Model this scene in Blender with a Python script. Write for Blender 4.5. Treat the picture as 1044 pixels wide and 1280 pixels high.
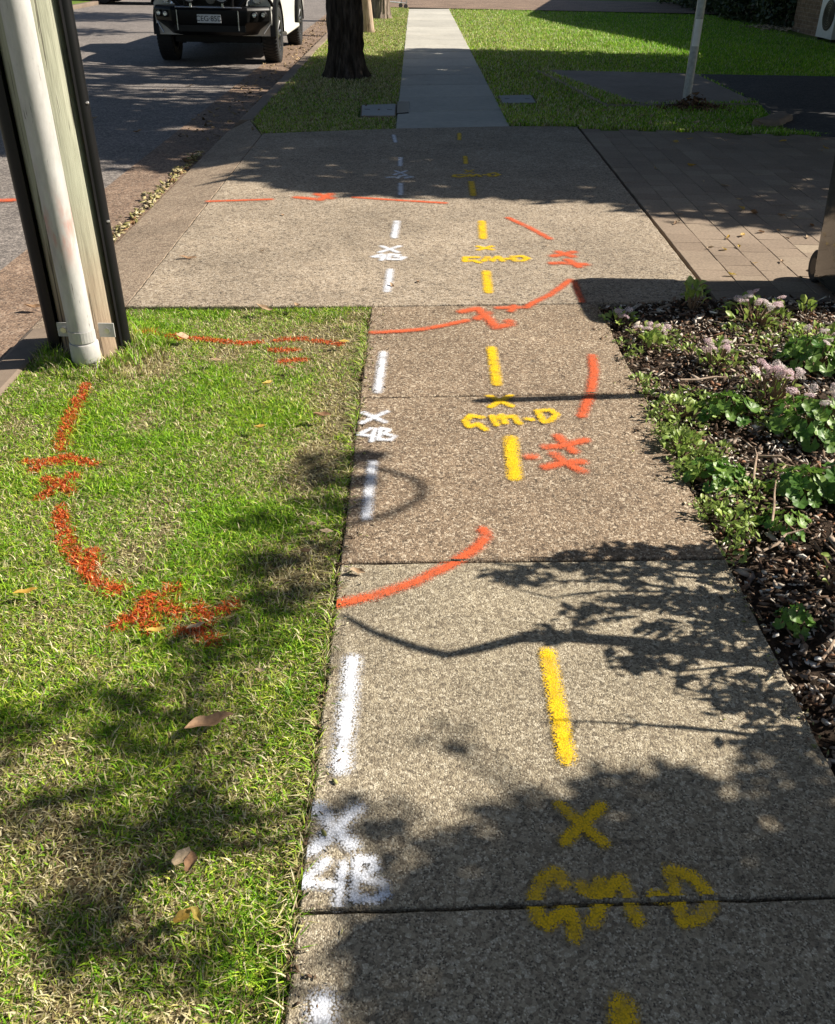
import bpy, bmesh, math, random
import numpy as np
from mathutils import Vector, Matrix, noise as mnoise

# ------------------------------------------------------------------ camera, world, sun, exposure
scene = bpy.context.scene
for o in list(bpy.data.objects): bpy.data.objects.remove(o)
cam_d = bpy.data.cameras.new('camera'); cam = bpy.data.objects.new('camera', cam_d); scene.collection.objects.link(cam)
cam_d.sensor_fit = 'HORIZONTAL'; cam_d.sensor_width = 36.0; cam_d.lens = 36.0*1150/1044
cam_d.clip_start = 0.05; cam_d.clip_end = 1500
CR = Matrix(((0.9998306569744901,-0.014378531662608312,-0.011485434305543803),(-0.0022197213443503035,0.5253340514962385,-0.8508931820009495),(0.0182682842958234,0.8507745836388009,0.5252131735049227)))
cam.matrix_world = Matrix.Translation((0,0,1.65)) @ CR.to_4x4()
scene.camera = cam

SUN_EL = math.radians(38.0); SUN_AZ = math.atan2(0.11, 0.994)      # angle from +X towards +Y
to_sun = Vector((math.cos(SUN_EL)*math.cos(SUN_AZ), math.cos(SUN_EL)*math.sin(SUN_AZ), math.sin(SUN_EL)))
world = bpy.data.worlds.new('World'); scene.world = world; world.use_nodes = True
wn = world.node_tree; wn.nodes.clear()
sky = wn.nodes.new('ShaderNodeTexSky'); sky.sky_type = 'NISHITA'; sky.sun_disc = False
sky.sun_elevation = SUN_EL; sky.sun_rotation = math.atan2(to_sun.x, to_sun.y)
bg = wn.nodes.new('ShaderNodeBackground'); bg.inputs['Strength'].default_value = 0.05
wo = wn.nodes.new('ShaderNodeOutputWorld'); wn.links.new(sky.outputs[0], bg.inputs[0]); wn.links.new(bg.outputs[0], wo.inputs[0])
sun_d = bpy.data.lights.new('sun', 'SUN'); sun_d.energy = 5.0; sun_d.angle = math.radians(0.53); sun_d.color = (1.0, 0.92, 0.80)
sun = bpy.data.objects.new('sun', sun_d); scene.collection.objects.link(sun)
sun.rotation_euler = (-to_sun).to_track_quat('-Z', 'Y').to_euler(); sun.location = (20, 5, 20)
vs = scene.view_settings; vs.view_transform = 'Standard'; vs.look = 'None'; vs.exposure = 0.88; vs.gamma = 1.0; vs.use_curve_mapping = False
scene.cycles.max_bounces = 6; scene.cycles.transparent_max_bounces = 12

rng = np.random.default_rng(7); random.seed(7)
COL = scene.collection
PI = math.pi

# ------------------------------------------------------------------ object helpers
def link(o, parent=None):
    COL.objects.link(o)
    if parent is not None: o.parent = parent
    return o
def tag(o, label=None, cat=None, group=None, kind=None):
    if label: o['label'] = label
    if cat: o['category'] = cat
    if group: o['group'] = group
    if kind: o['kind'] = kind
    return o
def empty(name, loc=(0,0,0), rz=0.0):
    o = bpy.data.objects.new(name, None); o.location = loc; o.rotation_euler = (0,0,rz); o.empty_display_size = .1
    return link(o)
def mesh_from(name, verts, faces, mat=None, smooth=False):
    me = bpy.data.meshes.new(name); me.from_pydata([tuple(v) for v in verts], [], faces)
    if mat: me.materials.append(mat)
    if smooth: me.polygons.foreach_set('use_smooth', [True]*len(me.polygons))
    me.update(); return me
def obj(name, verts, faces, mat, parent=None, smooth=False):
    return link(bpy.data.objects.new(name, mesh_from(name, verts, faces, mat, smooth)), parent)
def inst(name, me, parent=None, loc=(0,0,0), rot=(0,0,0), sc=(1,1,1)):
    o = bpy.data.objects.new(name, me); o.location = loc; o.rotation_euler = rot
    o.scale = sc if hasattr(sc, '__len__') else (sc,)*3
    return link(o, parent)
def fast_mesh(name, V, F, mat, attrs=None, smooth=False, mats=None, mi=None):
    """V (n,3) float, F (m,k) int all same k; attrs: dict name -> (n,) float or (n,4) color"""
    me = bpy.data.meshes.new(name); n, (m, k) = len(V), F.shape
    me.vertices.add(n); me.vertices.foreach_set('co', np.ascontiguousarray(V, dtype=np.float32).ravel())
    me.loops.add(m*k); me.loops.foreach_set('vertex_index', np.ascontiguousarray(F, dtype=np.int32).ravel())
    me.polygons.add(m); me.polygons.foreach_set('loop_start', np.arange(0, m*k, k, dtype=np.int32))
    try: me.polygons.foreach_set('loop_total', np.full(m, k, dtype=np.int32))
    except Exception: pass
    me.update(calc_edges=True); me.validate()
    for mm in (mats or [mat]): me.materials.append(mm)
    if mi is not None: me.polygons.foreach_set('material_index', mi.astype(np.int32))
    for an, a in (attrs or {}).items():
        if a.ndim == 1:
            at = me.attributes.new(an, 'FLOAT', 'POINT'); at.data.foreach_set('value', a.astype(np.float32))
        else:
            at = me.attributes.new(an, 'FLOAT_COLOR', 'POINT'); at.data.foreach_set('color', a.astype(np.float32).ravel())
    if smooth: me.polygons.foreach_set('use_smooth', np.ones(m, dtype=bool))
    return me

class MB:
    """collects simple solids and links them as ONE mesh object"""
    def __init__(s): s.v = []; s.f = []
    def add(s, vs_, fs_):
        b = len(s.v); s.v += [tuple(v) for v in vs_]; s.f += [tuple(i+b for i in f) for f in fs_]; return s
    def box(s, x0, x1, y0, y1, z0, z1):
        v = [(x0,y0,z0),(x1,y0,z0),(x1,y1,z0),(x0,y1,z0),(x0,y0,z1),(x1,y0,z1),(x1,y1,z1),(x0,y1,z1)]
        return s.add(v, [(0,3,2,1),(4,5,6,7),(0,1,5,4),(1,2,6,5),(2,3,7,6),(3,0,4,7)])
    def loft(s, rings, cap=True, closed=True):
        n = len(rings[0]); v = [p for r in rings for p in r]; f = []
        for i in range(len(rings)-1):
            for j in range(n if closed else n-1):
                k = (j+1) % n; f.append((i*n+j, i*n+k, (i+1)*n+k, (i+1)*n+j))
        if cap: f.append(tuple(range(n-1,-1,-1))); f.append(tuple((len(rings)-1)*n+j for j in range(n)))
        return s.add(v, f)
    def tube(s, pts, rad, n=10, cap=True):
        pts = [Vector(p) for p in pts]; rings = []
        rr = rad if hasattr(rad, '__len__') else [rad]*len(pts)
        up = None
        for i, p in enumerate(pts):
            d = (pts[min(i+1,len(pts)-1)] - pts[max(i-1,0)]).normalized()
            if up is None:
                up = Vector((0,0,1)) if abs(d.z) < .9 else Vector((1,0,0))
            a = d.cross(up).normalized(); b = a.cross(d).normalized(); up = b
            rings.append([p + (a*math.cos(2*PI*j/n) + b*math.sin(2*PI*j/n))*rr[i] for j in range(n)])
        return s.loft(rings, cap)
    def lathe(s, prof, axis='z', c=(0,0,0), n=24, cap=True):
        rings = []
        for r, h in prof:
            ring = []
            for j in range(n):
                a = 2*PI*j/n; u, w = r*math.cos(a), r*math.sin(a)
                ring.append({'z':(c[0]+u,c[1]+w,c[2]+h),'x':(c[0]+h,c[1]+u,c[2]+w),'y':(c[0]+w,c[1]+h,c[2]+u)}[axis])
            rings.append(ring)
        return s.loft(rings, cap)
    def build(s, name, mat, parent=None, smooth=False, bevel=0.0):
        me = mesh_from(name, s.v, s.f, mat, smooth)
        bm = bmesh.new(); bm.from_mesh(me); bmesh.ops.recalc_face_normals(bm, faces=bm.faces)
        if bevel: bmesh.ops.bevel(bm, geom=[e for e in bm.edges if e.calc_face_angle(0) > .5], offset=bevel, segments=2, profile=.6, affect='EDGES')
        bm.to_mesh(me); bm.free()
        if smooth:
            me.polygons.foreach_set('use_smooth', [True]*len(me.polygons))
            try: me.set_sharp_from_angle(angle=math.radians(38))
            except Exception: pass
        return link(bpy.data.objects.new(name, me), parent)

def copy_tree(o, parent=None):
    c = o.copy(); link(c, parent)
    for ch in list(o.children): copy_tree(ch, c)
    return c

def vnoise(x, y, scale, seed=0):
    r = np.random.default_rng(seed); L = r.random((257, 257))
    u, v = x*scale + 71.3, y*scale + 37.7
    i, j = np.floor(u).astype(int), np.floor(v).astype(int); a, b = u-i, v-j
    a, b = a*a*(3-2*a), b*b*(3-2*b); i %= 256; j %= 256
    return (L[i,j]*(1-a)+L[i+1,j]*a)*(1-b) + (L[i,j+1]*(1-a)+L[i+1,j+1]*a)*b
def fnoise(x, y, scale, seed=0):
    return (vnoise(x,y,scale,seed)*.55 + vnoise(x,y,scale*2.1,seed+1)*.3 + vnoise(x,y,scale*4.7,seed+2)*.15)
def seg_dist(P, strokes):
    d = np.full(len(P), 1e9)
    for st in strokes:
        st = [np.array(p) for p in st]
        for a, b in zip(st[:-1], st[1:]):
            ab = b-a; t = np.clip(((P-a)@ab)/max(ab@ab,1e-9), 0, 1)
            d = np.minimum(d, np.hypot(P[:,0]-a[0]-t*ab[0], P[:,1]-a[1]-t*ab[1]))
    return d
def in_poly(x, y, poly):
    r = np.zeros(len(x), bool); n = len(poly)
    for i in range(n):
        (x0,y0),(x1,y1) = poly[i], poly[(i+1)%n]
        c = ((y0 > y) != (y1 > y)) & (x < (x1-x0)*(y-y0)/((y1-y0) if y1 != y0 else 1e-9)+x0)
        r ^= c
    return r

# ------------------------------------------------------------------ material helpers
class NT:
    def __init__(s, name):
        s.m = bpy.data.materials.new(name); s.m.use_nodes = True; s.t = s.m.node_tree; s.t.nodes.clear()
        s.out = s.t.nodes.new('ShaderNodeOutputMaterial')
    def n(s, typ, props=None, **inp):
        nd = s.t.nodes.new('ShaderNode'+typ)
        for k, v in (props or {}).items(): setattr(nd, k, v)
        for k, v in inp.items():
            k2 = k.replace('_', ' ')
            sock = nd.inputs[int(k[1:])] if k[0] == 'i' and k[1:].isdigit() else nd.inputs[k2]
            s.set(sock, v)
        return nd
    def set(s, sock, v):
        if hasattr(v, 'is_output'): s.t.links.new(v, sock)
        elif hasattr(v, '__len__') and len(v) == 3 and sock.type == 'RGBA': sock.default_value = (*v, 1)
        else: sock.default_value = v
    def pos(s): return s.n('NewGeometry').outputs['Position']
    def objco(s): return s.n('TexCoord').outputs['Object']
    def mapv(s, vec, scale): return s.n('Mapping', Vector=vec, Scale=scale).outputs[0]
    def noise(s, vec, scale, detail=4.0, rough=.55, dist=0.0):
        return s.n('TexNoise', Vector=vec, Scale=scale, Detail=detail, Roughness=rough, Distortion=dist).outputs['Fac']
    def vor(s, vec, scale, feature='F1', out='Distance'):
        return s.n('TexVoronoi', {'feature': feature}, Vector=vec, Scale=scale).outputs[out]
    def ramp(s, fac, stops, interp='LINEAR'):
        r = s.n('ValToRGB', Fac=fac); r.color_ramp.interpolation = interp; e = r.color_ramp.elements
        while len(e) < len(stops): e.new(.5)
        for el, (p, c) in zip(e, stops):
            el.position = p; el.color = (c, c, c, 1) if not hasattr(c, '__len__') else (*c, 1)
        return r.outputs[0]
    def mix(s, fac, a, b, blend='MIX'):
        m = s.t.nodes.new('ShaderNodeMix'); m.data_type = 'RGBA'; m.blend_type = blend
        s.set(m.inputs[0], fac); s.set(m.inputs[6], a); s.set(m.inputs[7], b); return m.outputs[2]
    def math(s, op, a, b=0.0, c=None, clamp=False):
        m = s.n('Math', {'operation': op, 'use_clamp': clamp}); s.set(m.inputs[0], a); s.set(m.inputs[1], b)
        if c is not None: s.set(m.inputs[2], c)
        return m.outputs[0]
    def mrange(s, v, a, b, c=0.0, d=1.0, smooth=True):
        return s.n('MapRange', {'interpolation_type': 'SMOOTHSTEP' if smooth else 'LINEAR'}, Value=v, From_Min=a, From_Max=b, To_Min=c, To_Max=d).outputs[0]
    def bump(s, h, strength=.5, dist=.01, normal=None):
        kw = dict(Height=h, Strength=strength, Distance=dist)
        if normal is not None: kw['Normal'] = normal
        return s.n('Bump', **kw).outputs[0]
    def attr(s, name, out='Color'): return s.n('Attribute', {'attribute_name': name}).outputs[out]
    def bsdf(s, col, rough=.8, normal=None, metal=0.0, spec=.5, **kw):
        b = s.n('BsdfPrincipled', Base_Color=col, Roughness=rough, Metallic=metal, **kw)
        b.inputs['Specular IOR Level'].default_value = spec
        if normal is not None: s.set(b.inputs['Normal'], normal)
        s.t.links.new(b.outputs[0], s.out.inputs[0]); return b
def plain(name, col, rough=.6, metal=0.0, spec=.5, var=.12, scale=9.0, bumpy=0.0):
    t = NT(name); p = t.objco(); nz = t.noise(p, scale, 5)
    c = t.mix(t.ramp(nz, [(.3, 0.0), (.7, 1.0)]), tuple(x*(1-var) for x in col), tuple(min(1, x*(1+var)) for x in col))
    t.bsdf(c, rough, t.bump(t.noise(p, scale*8, 3), bumpy, .005) if bumpy else None, metal, spec); return t.m

def aggregate(name, stones, mortar, scale, tone=(.8, 1.1), bumpd=.004, stain=(.5,.45,.38), speck=.55):
    """washed pebble concrete: coloured stones in cement, patchy and stained"""
    t = NT(name); p = t.pos()
    warp = t.n('VectorMath', {'operation': 'ADD'}); t.t.links.new(p, warp.inputs[0])
    nz = t.n('TexNoise', Vector=p, Scale=60.0, Detail=2.0); sc = t.n('VectorMath', {'operation': 'SCALE'}); t.t.links.new(nz.outputs['Color'], sc.inputs[0]); sc.inputs['Scale'].default_value = .008
    t.t.links.new(sc.outputs[0], warp.inputs[1]); w = warp.outputs[0]
    v = t.n('TexVoronoi', Vector=w, Scale=scale); v2 = t.n('TexVoronoi', Vector=w, Scale=scale*.47)
    rnd = t.n('SeparateColor', Color=v.outputs['Color']).outputs[0]; rnd2 = t.n('SeparateColor', Color=v2.outputs['Color']).outputs[1]
    c1 = t.ramp(rnd, [(i/len(stones), s) for i, s in enumerate(stones)], 'CONSTANT')
    c2 = t.ramp(rnd2, [(i/len(stones), s) for i, s in enumerate(stones)], 'CONSTANT')
    c = t.mix(t.mrange(t.noise(p, 35, 2), .45, .6), c1, c2)
    c = t.mix(t.math('MULTIPLY', t.mrange(v.outputs['Distance'], .25, .62), speck), c, mortar)
    big = t.noise(p, 1.3, 6, .6); fine = t.noise(p, 9, 5, .65)
    c = t.mix(1.0, c, t.ramp(big, [(.3, tone[0]), (.7, tone[1])]), 'MULTIPLY')
    c = t.mix(1.0, c, t.ramp(fine, [(.3, .86), (.7, 1.12)]), 'MULTIPLY')
    st = t.mrange(t.noise(p, 2.7, 7, .7), .56, .74)
    c = t.mix(t.math('MULTIPLY', st, .45), c, t.mix(1.0, c, stain, 'MULTIPLY'))
    gum = t.mrange(t.vor(t.n('VectorMath', {'operation': 'ADD'}, i0=p, i1=sc.outputs[0]).outputs[0], 2.3), .035, .022)
    c = t.mix(t.math('MULTIPLY', gum, .5), c, (.06,.055,.05))
    h = t.math('ADD', t.math('MULTIPLY', v.outputs['Distance'], -1.0), t.math('MULTIPLY', fine, .6))
    t.bsdf(c, .86, t.bump(h, .55, bumpd), spec=.3); return t.m

M = {}
M['path_near'] = aggregate('path_near', [(.085,.07,.053),(.42,.365,.26),(.23,.19,.135),(.60,.54,.415),(.155,.125,.088),(.38,.325,.23)], (.30,.25,.175), 235, (.82,1.12))
M['path_mid'] = aggregate('path_mid', [(.05,.038,.028),(.37,.28,.19),(.20,.145,.095),(.62,.525,.395),(.125,.088,.06),(.29,.21,.14)], (.24,.175,.118), 195, (.85,1.1))
M['drive'] = aggregate('drive', [(.05,.04,.033),(.44,.36,.27),(.30,.24,.17),(.52,.45,.36),(.18,.135,.10),(.38,.31,.23)], (.32,.26,.19), 120, (.75,1.15), speck=.6)
M['apron'] = aggregate('apron', [(.12,.09,.065),(.42,.33,.24),(.30,.22,.155),(.48,.39,.29),(.19,.135,.10),(.37,.285,.205)], (.33,.255,.185), 110, (.78,1.12), speck=.6)
M['gutter'] = aggregate('gutter', [(.06,.045,.04),(.34,.24,.17),(.20,.13,.09),(.38,.29,.22),(.12,.08,.06),(.27,.18,.125)], (.22,.155,.11), 95, (.7,1.15))
M['asphalt'] = aggregate('asphalt', [(.09,.08,.076),(.29,.255,.23),(.18,.16,.145),(.38,.335,.30),(.12,.105,.10),(.23,.20,.18)], (.17,.15,.135), 75, (.85,1.1), stain=(.7,.7,.7))
M['new_asphalt'] = aggregate('new_asphalt', [(.03,.03,.032),(.09,.085,.085),(.05,.05,.05),(.12,.115,.115)], (.05,.05,.05), 75, (.8,1.1), stain=(.6,.6,.6))

def smooth_concrete(name, a, b, rough=.85):
    t = NT(name); p = t.pos()
    c = t.mix(t.ramp(t.noise(p, 1.1, 6, .6), [(.3,0.0),(.7,1.0)]), a, b)
    c = t.mix(1.0, c, t.ramp(t.noise(p, 14, 6, .7), [(.3,.85),(.7,1.1)]), 'MULTIPLY')
    c = t.mix(t.math('MULTIPLY', t.mrange(t.noise(p, 3.1, 7, .7), .57, .72), .5), c, t.mix(1.0, c, (.55,.5,.44), 'MULTIPLY'))
    rnd = t.n('ObjectInfo').outputs['Random']
    c = t.mix(1.0, c, t.ramp(rnd, [(0,.9),(1,1.08)]), 'MULTIPLY')
    t.bsdf(c, rough, t.bump(t.noise(p, 220, 4, .7), .25, .003), spec=.3); return t.m
M['far_path'] = smooth_concrete('far_path', (.40,.385,.34), (.50,.48,.42))
M['kerb'] = smooth_concrete('kerb', (.17,.13,.10), (.27,.21,.16))
M['pad'] = smooth_concrete('pad', (.24,.20,.17), (.36,.30,.25))
M['pit_lid'] = smooth_concrete('pit_lid', (.30,.31,.31), (.40,.41,.40))
def paver_mat():
    t = NT('paver'); p = t.pos(); rnd = t.n('ObjectInfo').outputs['Random']
    c = t.ramp(rnd, [(0,(.23,.175,.13)),(.35,(.30,.235,.175)),(.7,(.26,.20,.15)),(1,(.33,.265,.195))])
    c = t.mix(1.0, c, t.ramp(t.noise(p, 55, 6, .7), [(.3,.7),(.7,1.25)]), 'MULTIPLY')
    c = t.mix(1.0, c, t.ramp(t.noise(p, 1.7, 5), [(.3,.85),(.7,1.12)]), 'MULTIPLY')
    t.bsdf(c, .85, t.bump(t.noise(p, 180, 5, .7), .5, .004), spec=.3); return t.m
M['paver'] = paver_mat()

def soil(name, a, b, c3, scale=22.0):
    t = NT(name); p = t.pos(); n1 = t.noise(p, scale, 8, .7); n2 = t.noise(p, 2.2, 5)
    c = t.ramp(n1, [(.3, a), (.52, b), (.72, c3)])
    c = t.mix(1.0, c, t.ramp(n2, [(.3,.75),(.7,1.2)]), 'MULTIPLY')
    t.bsdf(c, .95, t.bump(n1, .9, .02), spec=.15); return t.m
M['lawn_soil'] = soil('lawn_soil', (.06,.05,.025), (.16,.135,.07), (.30,.26,.15))
M['green_ground'] = soil('green_ground', (.05,.09,.014), (.13,.20,.03), (.22,.27,.06), 9.0)
M['bed_soil'] = soil('bed_soil', (.018,.013,.010), (.06,.042,.03), (.14,.10,.075), 40.0)
M['joint_dirt'] = soil('joint_dirt', (.012,.010,.008), (.03,.024,.018), (.06,.05,.035), 60.0)

def attr_mat(name, rough=.7, trans=.0, spec=.3, bump=0.0):
    """colour per piece from the 'col' attribute; trans = share of light passing through (leaves, grass)"""
    t = NT(name); c = t.attr('col')
    c = t.mix(1.0, c, t.ramp(t.noise(t.pos(), 60, 3), [(.3,.8),(.7,1.2)]), 'MULTIPLY')
    b = t.n('BsdfPrincipled', Base_Color=c, Roughness=rough); b.inputs['Specular IOR Level'].default_value = spec
    if bump: t.set(b.inputs['Normal'], t.bump(t.noise(t.pos(), 300, 4), bump, .004))
    if trans:
        tr = t.n('BsdfTranslucent', Color=c); mx = t.n('MixShader', Fac=trans)
        t.t.links.new(b.outputs[0], mx.inputs[1]); t.t.links.new(tr.outputs[0], mx.inputs[2]); t.t.links.new(mx.outputs[0], t.out.inputs[0])
    else: t.t.links.new(b.outputs[0], t.out.inputs[0])
    return t.m
M['grass'] = attr_mat('grass', .55, .28, .35)
M['chips'] = attr_mat('chips', .95, 0, .05, .4)
def leaf_mat(name, a, b, trans=.3, rough=.45, veins=False):
    t = NT(name); p = t.objco(); rnd = t.n('ObjectInfo').outputs['Random']
    c = t.mix(rnd, a, b); c = t.mix(1.0, c, t.ramp(t.noise(p, 6, 6, .65), [(.3,.6),(.7,1.35)]), 'MULTIPLY')
    bs = t.n('BsdfPrincipled', Base_Color=c, Roughness=rough); tr = t.n('BsdfTranslucent', Color=c); mx = t.n('MixShader', Fac=trans)
    t.t.links.new(bs.outputs[0], mx.inputs[1]); t.t.links.new(tr.outputs[0], mx.inputs[2]); t.t.links.new(mx.outputs[0], t.out.inputs[0]); return t.m
M['tree_leaf'] = leaf_mat('tree_leaf', (.020,.032,.012), (.035,.05,.02), .04, .7)
M['hedge_leaf'] = leaf_mat('hedge_leaf', (.025,.045,.014), (.05,.08,.025), .15)
M['geranium_leaf'] = leaf_mat('geranium_leaf', (.07,.19,.025), (.22,.36,.06), .3)
M['sedum_leaf'] = leaf_mat('sedum_leaf', (.20,.33,.06), (.42,.50,.13), .3)
M['pink'] = leaf_mat('pink', (.80,.62,.66), (.90,.82,.80), .3, .7)
M['stem'] = plain('stem', (.20,.13,.08), .8, bumpy=.4, scale=30)
M['dry_leaf'] = leaf_mat('dry_leaf', (.30,.17,.09), (.52,.40,.26), .15, .7)
M['yellow_leaf'] = leaf_mat('yellow_leaf', (.50,.30,.05), (.58,.44,.10), .25, .6)
M['black_plastic'] = plain('black_plastic', (.007,.007,.008), .42, var=.2, spec=.3)
M['bin_green'] = plain('bin_green', (.012,.016,.013), .10, var=.2)
M['bin_green'].node_tree.nodes['Principled BSDF'].inputs['IOR'].default_value = 2.2
M['rubber'] = plain('rubber', (.016,.016,.016), .8, bumpy=.3, scale=40)
M['galv'] = plain('galv', (.34,.36,.38), .48, .5, var=.2, scale=25)
M['steel'] = plain('steel', (.55,.55,.55), .35, .9, var=.2)
M['white_paint'] = plain('white_paint', (.74,.73,.68), .25, var=.03)
M['white_vinyl'] = plain('white_vinyl', (.75,.76,.78), .5, var=.08)
M['car_black'] = plain('car_black', (.004,.004,.0045), .4, var=.2, spec=.22)
M['rim'] = plain('rim', (.16,.16,.165), .35, .8, var=.2)
M['dark_glass'] = plain('dark_glass', (.01,.012,.014), .06, var=.1)
def lens_mat():
    t = NT('lamp_lens'); t.bsdf((.75,.78,.8), .08, t.bump(t.vor(t.objco(), 30), .3, .01), .55, .6); return t.m
M['lens'] = lens_mat()
M['plate'] = plain('plate', (.72,.73,.74), .4, var=.04)
M['dark_ink'] = plain('dark_ink', (.015,.015,.03), .5)
M['ac_white'] = plain('ac_white', (.62,.63,.64), .45, var=.06)
M['tree_litter'] = plain('tree_litter', (.16,.10,.06), .9, var=.5, scale=40)

def bark_mat(name, a, b, c3, vs_=(14,14,2.2), bstr=1.0):
    t = NT(name); p = t.mapv(t.pos(), vs_); n1 = t.noise(p, 1.0, 8, .68, .4)
    c = t.ramp(n1, [(.32, a), (.5, b), (.7, c3)])
    t.bsdf(c, .92, t.bump(n1, bstr, .03), spec=.2); return t.m
M['bark_dark'] = bark_mat('bark_dark', (.016,.012,.010), (.065,.050,.041), (.17,.13,.11), (12,12,2.6), 1.4)
M['bark_pale'] = bark_mat('bark_pale', (.22,.15,.11), (.40,.30,.22), (.52,.41,.32), (8,8,3), .5)
M['bark_grey'] = bark_mat('bark_grey', (.10,.075,.06), (.24,.19,.15), (.40,.33,.27), (14,14,3))
def timber_mat():
    t = NT('pole_timber'); p = t.mapv(t.pos(), (60,60,1.6)); n1 = t.math('ADD', t.math('MULTIPLY', t.noise(p, 1.0, 8, .7, .3), .5), t.math('MULTIPLY', t.noise(t.mapv(t.pos(), (230,230,5)), 1.0, 6, .7, .2), .5))
    z = t.n('SeparateXYZ', Vector=t.pos()).outputs[2]
    wn_ = t.noise(t.pos(), 3, 4)
    grey = t.ramp(n1, [(.3,(.19,.195,.145)), (.52,(.37,.375,.285)), (.72,(.52,.52,.41))])
    brown = t.ramp(n1, [(.3,(.18,.125,.08)), (.55,(.36,.27,.19)), (.75,(.48,.38,.28))])
    f = t.mrange(t.math('ADD', z, t.math('MULTIPLY', wn_, .5)), .35, 1.0)     # weathering: damp brown foot, algae-grey above
    c = t.mix(f, brown, grey)
    crack = t.mrange(t.noise(t.mapv(t.pos(), (46,46,1.1)), 1.0, 4, .6), .60, .63)
    c = t.mix(t.math('MULTIPLY', crack, .75), c, (.05,.04,.03))
    t.bsdf(c, .9, t.bump(t.math('SUBTRACT', n1, crack), .6, .006), spec=.2); return t.m
M['timber'] = timber_mat()
def pvc_mat():
    t = NT('old_pvc'); p = t.pos(); z = t.n('SeparateXYZ', Vector=p).outputs[2]
    c = t.mix(t.ramp(t.noise(t.mapv(p, (18,18,5)), 1.0, 6, .65), [(.3,0.0),(.7,1.0)]), (.38,.37,.355), (.57,.56,.54))
    pk = t.math('MULTIPLY', t.mrange(t.math('ABSOLUTE', t.math('SUBTRACT', z, .62)), .22, .02), t.mrange(t.noise(t.mapv(p, (20,20,6)), 1.0, 5), .46, .68))
    c = t.mix(t.math('MULTIPLY', pk, .7), c, (.50,.22,.17))                    # faded orange overspray on the conduit
    sc_ = t.mrange(t.noise(t.mapv(p, (90,90,7)), 1.0, 4, .6), .665, .70)
    c = t.mix(t.math('MULTIPLY', sc_, .8), c, (.08,.07,.07))
    t.bsdf(c, .6, t.bump(t.noise(p, 60, 5), .2, .003), spec=.35); return t.m
M['pvc'] = pvc_mat()
def brick_mat():
    t = NT('brown_brick'); uv = t.n('SeparateXYZ', Vector=t.pos())
    cv = t.n('CombineXYZ', X=t.math('ADD', uv.outputs[0], uv.outputs[1]), Y=uv.outputs[2], Z=0.0).outputs[0]
    br = t.n('TexBrick', Vector=cv, Color1=(.17,.115,.075), Color2=(.24,.165,.11), Mortar=(.30,.26,.21), Scale=4.3, Mortar_Size=.015)
    br.inputs['Brick Width'].default_value = 1.0; br.inputs['Row Height'].default_value = .37
    c = t.mix(1.0, br.outputs['Color'], t.ramp(t.noise(t.pos(), 14, 5), [(.3,.6),(.7,1.3)]), 'MULTIPLY')
    t.bsdf(c, .9, t.bump(br.outputs['Fac'], -.5, .01), spec=.2); return t.m
M['brick'] = brick_mat()
M['roof'] = plain('roof', (.10,.085,.08), .8, var=.2, scale=3, bumpy=.4)

def paint_mat(name, col, lo, hi, grain=.8):
    """sprayed paint: solid core, speckled edge that thins out over the pebbles (d = distance / stroke half width)"""
    t = NT(name); p = t.pos(); d = t.attr('d', 'Fac')
    n1 = t.noise(p, 70, 3, .6); n2 = t.noise(p, 420, 2, .6); v = t.vor(p, 210)
    dd = t.math('ADD', d, t.math('ADD', t.math('MULTIPLY', t.math('SUBTRACT', n1, .5), .28), t.math('MULTIPLY', t.math('SUBTRACT', n2, .5), grain)))
    a = t.mrange(dd, hi, lo)
    core = t.mrange(d, .95, .2, .25, 1.0)
    pit = t.math('MULTIPLY', t.mrange(v, .45, .68), t.math('SUBTRACT', 1.33, core))
    a = t.math('MULTIPLY', a, t.math('SUBTRACT', 1.0, pit, clamp=True), clamp=True)
    a = t.math('MULTIPLY', a, t.ramp(t.noise(p, 16, 4, .6), [(.30,.55),(.52,1.0)]))
    c = t.mix(t.ramp(t.noise(p, 40, 4), [(.3,0.0),(.7,1.0)]), tuple(x*.86 for x in col), col)
    b = t.n('BsdfPrincipled', Base_Color=c, Roughness=.7, Normal=t.bump(t.math('MULTIPLY', v, -1.0), .4, .003)); b.inputs['Specular IOR Level'].default_value = .3
    tr = t.n('BsdfTransparent'); mx = t.n('MixShader', Fac=a)
    t.t.links.new(tr.outputs[0], mx.inputs[1]); t.t.links.new(b.outputs[0], mx.inputs[2]); t.t.links.new(mx.outputs[0], t.out.inputs[0]); return t.m
M['spray_white'] = paint_mat('spray_white', (.80,.83,.90), .35, 1.5, .6)
M['spray_soft_white'] = paint_mat('spray_soft_white', (.82,.86,.95), .15, 1.75, .4)
M['spray_yellow'] = paint_mat('spray_yellow', (.88,.56,.006), .55, 1.35, .5)
M['spray_orange'] = paint_mat('spray_orange', (.70,.125,.04), .30, 1.45, .8)

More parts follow.
